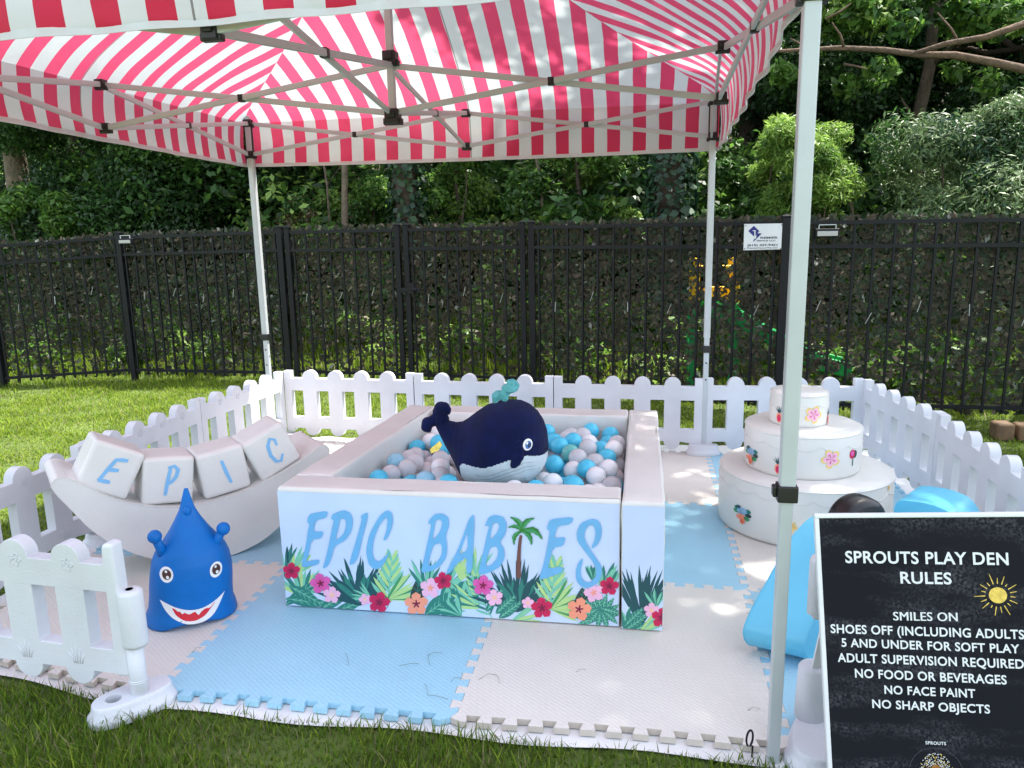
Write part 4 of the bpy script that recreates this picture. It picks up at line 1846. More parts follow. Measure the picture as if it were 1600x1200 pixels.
# ------------------------------------------------------------------ tiered cake
cake = thing('soft_play_cake', 'three-tier white soft play cake with flower prints by the back corner', 'soft play cake', (2.36, 1.83, 0.0))
TIERS = [(2.374, 1.83, 0.408, 0.0, 0.290), (2.357, 1.83, 0.274, 0.290, 0.507), (2.332, 1.83, 0.136, 0.507, 0.673)]
tier_o = []
for (cx, cy, r, z0, z1) in TIERS:
    mb = MB()
    n_ = 96
    pr_ = [(0.001, z0 + .001), (r - 0.012, z0 + .001), (r - 0.003, z0 + 0.006), (r, z0 + 0.02), (r + .002, (z0 + z1) / 2), (r, z1 - 0.018), (r - 0.004, z1 - 0.006), (r - 0.016, z1), (r * 0.6, z1 + 0.003), (0.001, z1 + 0.005)]
    mb.lathe(pr_, (cx, cy, 0), n_)
    o = mb.build('tier', M['cake'], cake)
    tier_o.append(o)
    mb = MB()
    mb.tube([(cx + (r - .001) * math.cos(a), cy + (r - .001) * math.sin(a), z1 - 0.012) for a in np.linspace(0, 2 * PI, 97)], 0.0042, 6, cap=False)
    nw = max(6, round(2 * PI * r / 0.135))
    mb.tube([(cx + (r + .001) * math.cos(a), cy + (r + .001) * math.sin(a), z1 - 0.052 - 0.022 * abs(math.sin(a * nw / 2))) for a in np.linspace(0, 2 * PI, 361)], 0.0026, 5, cap=False)
    mb.build('icing_line', M['cake'], o)


def cyl_print(t, px, items):
    """items: (mat, [(dx, dy)...]) in photo px around px, printed on tier t"""
    cx, cy, r, z0, z1 = TIERS[t]
    mb, ms = MB(), []
    th0, zc = on_cyl(px, cx, cy, r)
    s_ = 3.9 / 1215
    for k, (mt, lp) in enumerate(items):
        if mt not in ms:
            ms.append(mt)

        def fn(x, y, k=k):
            a = th0 + x * s_ / r
            rr = r + 0.0035 + 0.00012 * k
            return (cx + rr * math.cos(a), cy + rr * math.sin(a), zc - y * s_)
        mb.poly([lp], fn, ms.index(mt))
    mb.build('flower_print', [M[q] for q in ms], tier_o[t])


def petals(r, col, core, rot=0.3, c=(0, 0), edge=None):
    it = []
    for k in range(5):
        a = rot + 2 * PI * k / 5
        for (sc, mt) in ((1.0, edge or col), (0.78, col)):
            lp = [(c[0] + sc * r * (0.98 - 0.4 * abs(t / .6) ** 2.5) * math.cos(a + t), c[1] + sc * r * (0.98 - 0.4 * abs(t / .6) ** 2.5) * math.sin(a + t)) for t in np.linspace(-.6, .6, 7)]
            it.append((mt, lp + [tuple(c)]))
    for k in range(5):
        a = rot + 2 * PI * k / 5
        it.append((core, [(c[0], c[1]), (c[0] + r * .5 * math.cos(a - .12), c[1] + r * .5 * math.sin(a - .12)), (c[0] + r * .5 * math.cos(a + .12), c[1] + r * .5 * math.sin(a + .12))]))
    return it


def oval(c, rx, ry, n=12):
    return [(c[0] + rx * math.cos(a), c[1] + ry * math.sin(a)) for a in np.linspace(0, 2 * PI, n + 1)[:-1]]


def bouquet():
    it = []
    for (x, y, a, mt) in ((-11, -8, .6, 'p_teal'), (-13, -3, .2, 'p_green'), (11, -8, -.5, 'p_teal'), (12, -2, .9, 'p_dark'), (9, 4, 1.2, 'p_green'), (-7, -10, .9, 'p_dteal')):
        it.append((mt, [(x + 6 * math.cos(a + t) * (1 if abs(t) < 2 else 1), y + 3.2 * math.sin(a + t)) for t in np.linspace(0, 2 * PI, 9)[:-1]]))
    it += petals(6, 'p_sky', 'p_yel', .2, (0, -6)) + petals(5, 'p_sky', 'p_yel', .5, (6, -7)) + petals(4.5, 'p_sky', 'p_yel', .5, (-5, -5))
    it += petals(7, 'p_salm', 'p_orange', .4, (1, 4)) + petals(5, 'p_orange', 'p_crim', .1, (3, 9)) + petals(4, 'p_salm', 'p_orange', .8, (-5, 3))
    return it


M['p_sky'] = pm('print_sky', lin((130, 185, 225)), 0.5, 0.05, 30)
M['p_orange'] = pm('print_orange', lin((236, 120, 70)), 0.5, 0.05, 30)


def pine():
    it = [('p_salm', oval((0, 5), 5, 8)), ('p_crim', oval((0, 6), 3.2, 5.5))]
    for a in (-.9, -.45, 0, .45, .9):
        it.append(('p_dteal', [(-1.5, -2), (1.5, -2), (11 * math.sin(a), -3 - 11 * math.cos(a))]))
    return it


cyl_print(2, (1271, 648), petals(14, 'p_pink', 'p_crim', .1, edge='p_yel'))
cyl_print(2, (1293, 650), pine())
cyl_print(2, (1218, 647), pine())
cyl_print(1, (1298, 717), petals(15, 'p_pink', 'p_crim', .5, edge='p_yel'))
cyl_print(1, (1332, 711), [('p_dark', oval((4, -1), 6, 6)), ('p_crim', oval((-2, -2), 6, 7)), ('p_viol', oval((-2, -3), 3.5, 4)), ('p_dteal', [(-1, 5), (1, 5), (1, 16), (-1, 16)])])
cyl_print(1, (1174, 711), bouquet())
cyl_print(1, (1216, 727), pine())
cyl_print(0, (1160, 804), bouquet())
cyl_print(0, (1237, 823), petals(8, 'p_yel', 'p_orange', .2))
cyl_print(0, (1388, 762), petals(4, 'p_yel', 'p_orange', .2))

# ------------------------------------------------------------------ blue soft play piece with black seat
soft = thing('soft_play_rider', 'sky blue padded ride-on shape with black round seat behind the chalkboard', 'soft play shape', (2.35, 0.75, 0.0))
ax = np.array([0.80, -0.30])
ax = ax / np.hypot(*ax)               # width direction, picture left to right
lg = np.array([0.72, 0.69])           # length direction, going back
lg = lg / np.hypot(*lg)
P0 = np.array([1.925, 0.475])
wd = 0.20
sp = [(0.0, 0.10), (0.005, 0.065), (0.03, 0.030), (0.07, 0.012), (0.13, 0.004), (0.32, 0.004), (0.46, 0.10), (0.50, 0.25), (0.47, 0.38), (0.40, 0.43), (0.33, 0.42), (0.24, 0.375), (0.12, 0.245), (0.03, 0.15)]
spl = smooth_loop(sp, 2)
mb = MB()
mb.prism(spl, lambda s, z, k: (*(P0 + lg * s + ax * wd * k), z), smooth=True)
o = mb.build('front_bolster', M['cyan'], soft, bevel=0.012, seg=3, angle=50)
mb = MB()
for k, oo in ((0, -0.001), (1, 0.001)):
    mb.tube([(*(P0 + lg * s + ax * (wd * k + oo)), z) for s, z in spl + spl[:1]], 0.0024, 5, cap=False)
mb.build('seam_piping', M['cyan'], soft)
fq = at_z((1400, 772), 0.42)
P1 = np.array([fq[0], fq[1]])
spb = smooth_loop([(0.0, 0.385), (0.02, 0.40), (0.12, 0.40), (0.20, 0.375), (0.26, 0.28), (0.28, 0.004), (0.02, 0.004), (-0.02, 0.2)], 2)
d1 = np.array([0.93, -0.36])
mb = MB()
mb.prism(spb, lambda s, z, k: (*(P1 + d1 * s + np.array([0.25, 0.35]) * (k * 0.55)), z), smooth=True)
mb.build('back_bolster', M['cyan'], soft, bevel=0.015, seg=3, angle=50)
bq = at_z((1343, 786), 0.40)
mb = MB()
mb.lathe([(0.001, -0.06), (0.085, -0.06), (0.105, -0.05), (0.114, -0.035), (0.116, 0.0), (0.114, 0.035), (0.105, 0.05), (0.085, 0.06), (0.001, 0.062)], (0, 0, 0), 40)
R_ = Matrix.Rotation(math.radians(90), 4, 'X') @ Matrix.Rotation(math.radians(0), 4, 'Z')
R_ = Matrix.Rotation(math.radians(28), 4, 'Z') @ Matrix.Rotation(math.radians(14), 4, 'Y') @ R_
mb.v = [tuple(R_ @ Vector(q) + Vector((bq[0] + 0.01, bq[1] + 0.06, 0.295))) for q in mb.v]
mb.build('black_seat', M['black_vinyl'], soft)
mb = MB().box((bq[0] + 0.01, bq[1] + 0.06, 0.10), (0.30, 0.30, 0.196))
mb.build('seat_base', M['cyan'], soft, bevel=0.02, seg=3)

# ------------------------------------------------------------------ chalkboard rules sign
SY, SLEAN, SROLL = -0.0552, 0.2394, 0.0681
SQ = Vector((2.00873, -0.09302, 0.73718))
n_ = Vector((math.sin(SY) * math.cos(SLEAN), -math.cos(SY) * math.cos(SLEAN), math.sin(SLEAN)))
r_ = Vector((math.cos(SY), math.sin(SY), 0))
u_ = n_.cross(r_)
if u_.z < 0:
    u_ = -u_
SRV = math.cos(SROLL) * r_ + math.sin(SROLL) * u_
SUV = -math.sin(SROLL) * r_ + math.cos(SROLL) * u_
SW, SH = 0.505, 0.775


def sg(a, b, o=0.0):
    return SQ + SRV * a - SUV * b + n_ * o


sign = thing('chalkboard_sign', 'white framed chalkboard with play den rules leaning by the entrance', 'sign', tuple(sg(SW / 2, SH, 0)))


def spxl(px):
    q = Vector(on_plane(px, tuple(n_), n_.dot(SQ))) - SQ
    return q.dot(SRV), -q.dot(SUV)


def chalk_mat():
    m = pm('chalkboard', (0.016, 0.018, 0.024), 0.7, 0.3, 3, 0.05, 200, spec=0.15)
    nt = m.node_tree
    N, L = nt.nodes, nt.links
    b = N['Principled BSDF']
    tc = N.new('ShaderNodeTexCoord')
    mp = N.new('ShaderNodeMapping')
    mp.inputs['Scale'].default_value = (2, 2, 7)
    L.new(tc.outputs['Object'], mp.inputs['Vector'])
    n1 = N.new('ShaderNodeTexNoise')
    n1.inputs['Scale'].default_value = 2.2
    n1.inputs['Detail'].default_value = 8
    L.new(mp.outputs[0], n1.inputs['Vector'])
    n2 = N.new('ShaderNodeTexNoise')
    n2.inputs['Scale'].default_value = 160
    n2.inputs['Detail'].default_value = 2
    L.new(tc.outputs['Object'], n2.inputs['Vector'])
    r1 = N.new('ShaderNodeMapRange')
    r1.inputs['From Min'].default_value = 0.45
    r1.inputs['From Max'].default_value = 0.8
    L.new(n1.outputs['Fac'], r1.inputs['Value'])
    r2 = N.new('ShaderNodeMapRange')
    r2.inputs['From Min'].default_value = 0.4
    r2.inputs['From Max'].default_value = 0.75
    L.new(n2.outputs['Fac'], r2.inputs['Value'])
    mu_ = N.new('ShaderNodeMath')
    mu_.operation = 'MULTIPLY'
    L.new(r1.outputs[0], mu_.inputs[0])
    L.new(r2.outputs[0], mu_.inputs[1])
    mx = N.new('ShaderNodeMix')
    mx.data_type = 'RGBA'
    L.new(mu_.outputs[0], mx.inputs[0])
    mx.inputs[6].default_value = (0.008, 0.009, 0.013, 1)
    mx.inputs[7].default_value = (0.13, 0.135, 0.15, 1)
    L.new(mx.outputs[2], b.inputs['Base Color'])
    return m


M['chalk'] = chalk_mat()
M['signwhite'] = pm('painted_white_wood', (0.74, 0.76, 0.78), 0.45, 0.05, 10, 0.1, 90)
M['lettering'] = pm('white_print', (0.72, 0.76, 0.76), 0.6, 0.05, 60)
M['chalk_yellow'] = pm('yellow_chalk', lin((226, 196, 92)), 0.8, 0.25, 120)
M['chalk_dark'] = pm('brown_chalk', lin((150, 100, 40)), 0.8, 0.25, 120)
mb = MB()
fw, ft = 0.011, 0.018
for (a0, b0, a1, b1) in ((0, 0, SW, fw), (0, SH - fw, SW, SH), (0, fw, fw, SH - fw), (SW - fw, fw, SW, SH - fw)):
    vs = [sg(a, b, o) for o in (0.004, -ft) for a, b in ((a0, b0), (a1, b0), (a1, b1), (a0, b1))]
    mb.add(vs, [(0, 1, 2, 3), (7, 6, 5, 4), (0, 4, 5, 1), (1, 5, 6, 2), (2, 6, 7, 3), (3, 7, 4, 0)])
mb.build('frame', M['signwhite'], sign, bevel=0.0015, seg=1)
vs = [sg(a, b, o) for o in (0.0, -0.010) for a, b in ((fw, fw), (SW - fw, fw), (SW - fw, SH - fw), (fw, SH - fw))]
board = MB().add(vs, [(0, 1, 2, 3), (7, 6, 5, 4), (0, 4, 5, 1), (1, 5, 6, 2), (2, 6, 7, 3), (3, 7, 4, 0)]).build('board', M['chalk'], sign)
# rear prop so that it stands
mb = MB()
for a in (0.06, SW - 0.06):
    A = sg(a, 0.12, -ft - 0.006)
    mb.bar(A, (A.x + 0.0, A.y + 0.28, -0.02), 0.02, 0.012)
mb.build('prop_leg', M['signwhite'], sign)


def sign_text(body, px0, px1, cap_px):
    """text line from px0 to px1 (left and right ends of the baseline), cap height in px"""
    a0, b0 = spxl(px0)
    a1, b1 = spxl(px1)
    cap = abs(spxl((px0[0], px0[1] - cap_px))[1] - b0)
    vs, fs = text_mesh(body, 1.0, 0.021, 1.06)
    xs = [q[0] for q in vs]
    ys = [q[1] for q in vs if True]
    xm, xM = min(xs), max(xs)
    mb = MB()

    def fn(x, y):
        t = (x - xm) / (xM - xm)
        return sg(lerp(a0, a1, t), lerp(b0, b1, t) - y * cap / 0.73, 0.0012)
    if 'M' in body:
        vs, fs = text_mesh(body, 1.0, 0.0, 1.06)
        xm, xM = min(q[0] for q in vs), max(q[0] for q in vs)
        for i, dx in enumerate((-0.022, 0.0, 0.022)):
            mb.add([Vector(fn(q[0] + dx, q[1])) + n_ * (0.0002 * i) for q in vs], fs)
    else:
        mb.add([fn(q[0], q[1]) for q in vs], fs)
    o = mb.build('lettering', M['lettering'], sign)
    return o


sign_text('SPROUTS PLAY DEN', (1321, 879), (1576, 882.5), 19)
sign_text('RULES', (1407, 911), (1487, 912.5), 18.5)
sign_text('SMILES ON', (1396, 969), (1496, 970.5), 14)
sign_text('SHOES OFF (INCLUDING ADULTS)', (1298, 988.5), (1607, 998.5), 14)
sign_text('5 AND UNDER FOR SOFT PLAY', (1315, 1010), (1593, 1020.5), 13.5)
sign_text('ADULT SUPERVISION REQUIRED', (1309, 1033.5), (1600, 1044.5), 14)
sign_text('NO FOOD OR BEVERAGES', (1336, 1058), (1573, 1069), 14)
sign_text('NO FACE PAINT', (1382, 1083.5), (1524, 1090), 13.5)
sign_text('NO SHARP OBJECTS', (1363, 1105.5), (1547, 1114.5), 13.5)
t = sign_text('SPROUTS', (1446, 1162.5), (1478, 1164), 5)
# chalk sun
mb = MB()
c0 = spxl((1559, 930))
s_ = abs(spxl((1659, 930))[0] - c0[0]) / 100
mb.poly([[(c0[0] + 14.5 * s_ * math.cos(a), c0[1] + 14 * s_ * math.sin(a)) for a in np.linspace(0, 2 * PI, 25)[:-1]]], lambda a, b: sg(a, b, 0.0012))
for k in range(19):
    an = 2 * PI * k / 19 + 0.1
    l0, l1 = 20, (36 if k % 2 else 28) + 3 * math.sin(k * 5)
    w = 0.9 * s_
    d = np.array([math.cos(an), math.sin(an)])
    nn = np.array([-d[1], d[0]])
    a = np.array(c0) + d * l0 * s_
    b = np.array(c0) + d * l1 * s_
    mb.poly([[tuple(a + nn * w), tuple(b + nn * w * .5), tuple(b - nn * w * .5), tuple(a - nn * w)]], lambda a, b: sg(a, b, 0.0012))
mb.build('sun_drawing', M['chalk_yellow'], sign)
# tree emblem: ring, dotted crown, branches
mb = MB()
c0 = spxl((1463, 1206))
rs = np.random.default_rng(2)
for k in range(170):
    an = rs.uniform(0.02 * PI, 0.98 * PI)
    rr = rs.uniform(10, 27)
    x, y = c0[0] + rr * s_ * math.cos(an), c0[1] - (rr * math.sin(an) * 1.15 + 2) * s_
    if 0 < y < SH - fw:
        t_ = rs.uniform(0, PI)
        dx, dy = 1.5 * s_ * math.cos(t_), 1.5 * s_ * math.sin(t_)
        mb.poly([[(x - dx, y - dy), (x - dy * .45, y + dx * .45), (x + dx, y + dy), (x + dy * .45, y - dx * .45)]], lambda a, b: sg(a, b, 0.0014), 0 if k % 3 else 1)
for k in range(9):
    an = 0.12 * PI + 0.76 * PI * k / 8
    d = np.array([math.cos(an), -math.sin(an)])
    nn = np.array([-d[1], d[0]])
    a, b = np.array(c0), np.array(c0) + d * 19 * s_
    mb.poly([[tuple(a + nn * 1.6 * s_), tuple(b), tuple(a - nn * 1.6 * s_)]], lambda a, b: sg(a, b, 0.0012), 2)
mb.poly([[(c0[0] + 8 * s_ * math.cos(a), c0[1] - 4 * s_ + 9 * s_ * math.sin(a)) for a in np.linspace(PI, 2 * PI, 11)]], lambda a, b: sg(a, b, 0.0016), 2)
ring = [(c0[0] + 44 * s_ * math.cos(a), c0[1] + 2 * s_ + 44 * s_ * math.sin(a)) for a in np.linspace(1.06 * PI, 1.94 * PI, 40)]
ri = [(c0[0] + 43.5 * s_ * math.cos(a), c0[1] + 2 * s_ + 43.5 * s_ * math.sin(a)) for a in np.linspace(1.94 * PI, 1.06 * PI, 40)]
mb.poly([ring + ri], lambda a, b: sg(a, b, 0.001), 3)
mb.build('tree_emblem', [M['lettering'], M['chalk_yellow'], M['chalk_dark'], pm('faint_chalk', (0.10, 0.10, 0.11), 0.8, 0.2, 60)], sign)

# ------------------------------------------------------------------ black metal fence, double gate, camouflage netting
FP = {'A': (-6.9, 4.55), 'L0': (-5.15, 5.05), 'L1': (-3.93, 5.52), 'G0': (-2.02, 5.34), 'G1': (-0.72, 5.22), 'G2': (0.553, 5.09), 'R1': (2.63, 4.20), 'R2': (4.75, 4.15), 'R3': (6.6, 4.1)}
FTOP = {'A': 1.33, 'L0': 1.405, 'L1': 1.475, 'G0': 1.50, 'G1': 1.50, 'G2': 1.495, 'R1': 1.49, 'R2': 1.475, 'R3': 1.47}
FBOT = {'A': -0.08, 'L0': -0.06, 'L1': -0.04, 'G0': -0.02, 'G1': -0.0, 'G2': 0.0, 'R1': 0.0, 'R2': 0.0, 'R3': 0.0}


def post(parent, x, y, top, s=0.058, name='post'):
    mb = MB().box((x, y, (top - 0.3) / 2), (s, s, top + 0.3))
    o = mb.build(name, M['iron'], parent, bevel=0.004)
    mb = MB().box((x, y, top + 0.004), (s + 0.012, s + 0.012, 0.016))
    mb.box((x, y, top + 0.016), (s * 0.7, s * 0.7, 0.010))
    mb.build('post_cap', M['iron'], o, bevel=0.004)


def fence_bay(parent, a, b, za, zb, ba, bb, n, s=0.030, name='picket_grille'):
    """three rails and square pickets between plan points a and b"""
    a3, b3 = Vector((*a, 0)), Vector((*b, 0))
    mb = MB()
    for dz, top in ((0.0, True), (-0.178, True), (0.09, False)):
        p, q = (za + dz, zb + dz) if top else (ba + dz, bb + dz)
        mb.bar(a3 + Vector((0, 0, p - 0.014)), b3 + Vector((0, 0, q - 0.014)), s, 0.028)
    for k in range(n):
        t = (k + 0.5) / n
        c = a3.lerp(b3, t)
        zt, zb_ = lerp(za, zb, t) - 0.02, lerp(ba, bb, t) + 0.03
        mb.bar((c.x, c.y, zb_), (c.x, c.y, zt), 0.017, 0.017, up=((b3 - a3).normalized()))
    return mb.build(name, M['iron'], parent)


def seg(parent, ka, kb, n, posts):
    a, b = FP[ka], FP[kb]
    fence_bay(parent, a, b, FTOP[ka], FTOP[kb], FBOT[ka], FBOT[kb], n)
    for k in posts:
        post(parent, *FP[k], FTOP[k] + 0.03)


fl_ = thing('metal_fence', 'black metal picket fence stretch bending downhill at the left of the lawn', 'metal fence', (-4.0, 5.3, 0))
seg(fl_, 'A', 'L0', 15, ['A', 'L0'])
seg(fl_, 'L0', 'L1', 12, ['L1'])
seg(fl_, 'L1', 'G0', 16, ['G0'])
g1 = thing('metal_gate', 'black metal gate leaf between the wide post and the gate latch', 'gate', (-1.4, 5.25, 0), group='leaves of the double gate')
g2 = thing('metal_gate', 'black metal gate leaf carrying the latch, behind the navy whale', 'gate', (-0.1, 5.15, 0), group='leaves of the double gate')
for g, ka, kb, n, la, lb in ((g1, 'G0', 'G1', 9, 0.085, 0.045), (g2, 'G1', 'G2', 10, 0.045, 0.085)):
    A, B = np.array(FP[ka]), np.array(FP[kb])
    d = (B - A) / np.hypot(*(B - A))
    a, b = A + d * la, B - d * lb
    fence_bay(g, tuple(a), tuple(b), 1.495, 1.495, 0.0, 0.0, n, name='gate_grille')
    for q in (a, b):
        post(g, q[0], q[1], 1.525, 0.05, 'stile')
x, y = FP['G1']
mb = MB().box((x + 0.09, y - 0.045, 0.93), (0.07, 0.05, 0.11)).box((x + 0.02, y - 0.045, 0.91), (0.10, 0.03, 0.05))
mb.tube([(x + 0.10, y - 0.06, 0.92), (x + 0.16, y - 0.085, 0.92)], 0.02, 10)
mb.box((x + 0.17, y - 0.085, 0.91), (0.03, 0.02, 0.05))
mb.build('gate_latch', M['iron'], g2, bevel=0.004)
fr_ = thing('metal_fence', 'black metal picket fence stretch right of the gate carrying the company sign', 'metal fence', (2.6, 4.4, 0))
seg(fr_, 'G2', 'R1', 15, ['G2', 'R1'])
seg(fr_, 'R1', 'R2', 15, ['R2'])
seg(fr_, 'R2', 'R3', 13, ['R3'])

# leaf-cut netting right behind the pickets
NET = [pm('net_dark_green', (0.028, 0.044, 0.025), 0.85, 0.25, 6, transl=0.12, rndvar=0.4), pm('net_olive', (0.060, 0.058, 0.034), 0.85, 0.25, 6, transl=0.12, rndvar=0.4),
       pm('net_brown', (0.050, 0.040, 0.028), 0.85, 0.25, 6, transl=0.1, rndvar=0.4), pm('net_grey', (0.20, 0.22, 0.19), 0.6, 0.25, 6, transl=0.1, rndvar=0.3)]


M['tie'] = pm('clear_tie', (0.45, 0.47, 0.46), 0.4, 0.05, 30)


def netting(name_label, keys, loc, dens=1100, weights=(0.42, 0.3, 0.25, 0.03), holes=0.36):
    root_v, root_m = [], []
    wires = MB()
    for ka, kb in zip(keys[:-1], keys[1:]):
        A, B = np.array(FP[ka]), np.array(FP[kb])
        L_ = np.hypot(*(B - A))
        d = (B - A) / L_
        n = np.array([-d[1], d[0]])
        N_ = int(dens * L_ * 1.45 * 1.9)
        u = rng.uniform(0, L_, N_)
        w = rng.uniform(0, 1, N_) ** 0.92
        # scalloped cut: flaps cluster, gaps open towards the bottom
        f = 0.5 + 0.5 * np.sin(u * 31 + 3 * np.sin(w * 17)) * np.sin(w * 47 + 2.5 * np.sin(u * 11))
        keep = rng.uniform(0, 1, N_) > np.clip((0.68 - w) * 1.5, 0.0, 1) * (f > 0.42) * (1.0 if holes > .3 else holes * 2.8)
        u, w = u[keep], w[keep]
        K = len(u)
        zt = FTOP[ka] + (FTOP[kb] - FTOP[ka]) * u / L_
        zb = FBOT[ka] + (FBOT[kb] - FBOT[ka]) * u / L_
        z = zb + 0.02 + (zt - zb + 0.015) * w
        off = 0.035 + rng.uniform(0, 0.035, K)
        c = np.c_[A[0] + d[0] * u + n[0] * off, A[1] + d[1] * u + n[1] * off, z]
        s = rng.uniform(0.013, 0.038, K)
        th = rng.uniform(0, 2 * PI, K)
        tl = rng.normal(0, 0.55, (K, 2))
        ex = np.c_[d[0] * np.cos(th) + n[0] * tl[:, 0] * .6, d[1] * np.cos(th) + n[1] * tl[:, 0] * .6, np.sin(th)]
        ey = np.c_[-d[0] * np.sin(th) + n[0] * tl[:, 1] * .6, -d[1] * np.sin(th) + n[1] * tl[:, 1] * .6, np.cos(th)]
        asp = rng.uniform(0.35, 0.7, K)
        q = np.stack([c - ex * s[:, None], c + ey * (s * asp)[:, None] - ex * (s * .2)[:, None], c + ex * s[:, None], c - ey * (s * asp)[:, None] + ex * (s * .1)[:, None]], 1)
        root_v.append(q)
        root_m.append(rng.choice(4, K, p=weights))
        # cord lattice
        for zz in np.linspace(0.1, 1.4, 10):
            wires.bar((A[0] + n[0] * .045, A[1] + n[1] * .045, zz), (B[0] + n[0] * .045, B[1] + n[1] * .045, zz), 0.003, 0.003)
    o = np_mesh('camouflage_netting', np.concatenate(root_v), 4, NET, np.concatenate(root_m))
    tag(o, name_label, 'camouflage net', 'camouflage netting tied behind the metal fence')
    w_ = wires.build('net_cord', M['iron'], o)
    for ka, kb in zip(keys[:-1], keys[1:]):
        A, B = np.array(FP[ka]), np.array(FP[kb])
        d = (B - A) / np.hypot(*(B - A))
        n = np.array([-d[1], d[0]])
        for q in np.arange(0.25, np.hypot(*(B - A)), 0.36):
            c = A + d * q - n * 0.014
            z = 0.80 + rng.normal(0, .05)
            MB().bar((c[0], c[1], z), (c[0] + d[0] * rng.normal(0.02, .02), c[1] + d[1] * 0.02, z + 0.085), 0.006, 0.003).build('cable_tie', M['tie'], o)
    return o


netting('dull green camouflage netting behind the left fence stretch, with bright gaps low down', ['A', 'L0', 'L1', 'G0'], None, dens=1150, weights=(0.46, 0.28, 0.235, 0.025))
netting('brown camouflage netting on the left gate leaf', ['G0', 'G1'], None, weights=(0.26, 0.38, 0.345, 0.015), dens=1000)
netting('brown camouflage netting on the gate leaf behind the whale', ['G1', 'G2'], None, weights=(0.26, 0.38, 0.345, 0.015), dens=950)
netting('very dark camouflage netting behind the fence with the company sign, yellow and green showing through', ['G2', 'R1', 'R2', 'R3'], None, dens=1250, weights=(0.42, 0.24, 0.325, 0.015), holes=.26)

# company plate on the fence
A, B = np.array(FP['G2']), np.array(FP['R1'])
d = (B - A) / np.hypot(*(B - A))
nf = np.array([d[1], -d[0]])
if nf[1] > 0:
    nf = -nf
PN = (nf[0], nf[1], 0)
PD = nf @ (A + nf * 0.03)


def plt(px, o=0.0):
    q = on_plane(px, PN, PD + o)
    return tuple(q)


plate = thing('fence_sign', 'small white company plate with blue diamond logo wired to the fence', 'sign', plt((1192, 371)))
pq = [(1163, 350), (1222.5, 349), (1221, 389.5), (1161.5, 391)]
vs = [plt(q, 0.0) for q in pq] + [plt(q, 0.004) for q in pq]
MB().add(vs, [(3, 2, 1, 0), (4, 5, 6, 7), (0, 1, 5, 4), (1, 2, 6, 5), (2, 3, 7, 6), (3, 0, 4, 7)]).build('plate', M['signwhite'], plate)
M['logo_blue'] = pm('logo_blue', (0.02, 0.02, 0.20), 0.5, 0.05, 30)
M['logo_ink'] = pm('logo_ink', (0.03, 0.05, 0.09), 0.5, 0.05, 30)


def pz(x, y):
    return (1140 + x / 8.42, 330 + y / 8.42)


mb = MB()
for k, lp in enumerate(([(245, 260), (320, 192), (390, 262), (330, 330), (318, 330)], [(350, 290), (424, 292), (345, 372), (308, 408), (318, 372), (352, 350)])):
    mb.poly([lp], lambda x, y, k=k: plt(pz(x, y), 0.0052 + 0.0003 * k))
mb.build('logo', M['logo_blue'], plate)
mb = MB()
for lp in ([(303, 252), (345, 250), (345, 258), (340, 262), (340, 355), (346, 362), (318, 362), (325, 355), (325, 262), (303, 262)],):
    mb.poly([lp], lambda x, y: plt(pz(x, y), 0.0062))
mb.build('logo_letter', M['signwhite'], plate)


def plate_text(body, x0, x1, yb, cap, bold=0.03):
    vs, fs = text_mesh(body, 1.0, bold, 1.0)
    xm, xM = min(q[0] for q in vs), max(q[0] for q in vs)
    mb = MB()
    mb.add([plt(pz(lerp(x0, x1, (q[0] - xm) / (xM - xm)), yb - q[1] * cap / 0.73 - 4 * (q[0] - xm) / (xM - xm)), 0.0056) for q in vs], fs)
    mb.build('lettering', M['logo_ink'], plate)


plate_text('REMIER', 405, 636, 362, 26)
plate_text('FENCE LLC', 358, 606, 398, 18)
plate_text('(615) 427-9451', 235, 628, 460, 28)
plate_text('PremierFenceTN.com', 228, 632, 492, 15)
mb = MB()
for q in ((213, 190), (686, 180), (196, 494), (668, 490)):
    c = plt(pz(*q), 0.006)
    mb.ball(c, 0.004, 8, 6)
mb.build('fixing_screw', M['iron'], plate)

# solar lamps clipped to the fence
A, B = np.array(FP['R1']), np.array(FP['R2'])


def lamp(px, Y, label, s=1.0, rz=0.0):
    q = on_plane(px, (0, 1, 0), Y)
    t = thing('solar_lamp', label, 'fence lamp', tuple(q), group='solar lamps on the metal fence')
    mb = MB().box((q[0], q[1], q[2]), (0.17 * s, 0.05, 0.065 * s))
    mb.box((q[0], q[1] + 0.04, q[2]), (0.04, 0.05, 0.03))
    mb.build('housing', M['iron'], t, bevel=0.006)
    MB().box((q[0], q[1] - 0.026, q[2] - 0.004), (0.145 * s, 0.006, 0.036 * s)).build('lens', M['lens'], t, bevel=0.002)
    mb = MB()
    for dx in (-0.06, 0.06):
        mb.bar((q[0] + dx * s, q[1] - 0.01, q[2] + 0.03), (q[0] + dx * s, q[1] - 0.01, q[2] + 0.06), 0.006, 0.006)
    mb.bar((q[0] - 0.06 * s, q[1] - 0.01, q[2] + 0.06), (q[0] + 0.06 * s, q[1] - 0.01, q[2] + 0.06), 0.006, 0.006)
    mb.build('wire_bracket', M['pole'], t)


M['lens'] = pm('frosted_lens', (0.42, 0.42, 0.41), 0.25, 0.05, 30)
lamp((1292, 364), 4.13, 'small black solar lamp with pale lens hung just right of the near tent leg')
lamp((197, 377), 5.43, 'small black solar lamp on the fence post at the left', 0.9)

# toys and clutter glimpsed through the netting
slide = thing('garden_slide', 'yellow and green plastic toy slide glimpsed through the dark netting', 'slide', (2.4, 5.3, 0))
M['plastic_yellow'] = pm('yellow_plastic', lin((250, 196, 20)), 0.35, 0.05, 9)
M['plastic_green'] = pm('green_plastic', lin((16, 158, 84)), 0.35, 0.05, 9)


def behind(px, Y):
    return on_plane(px, (0, 1, 0), Y)


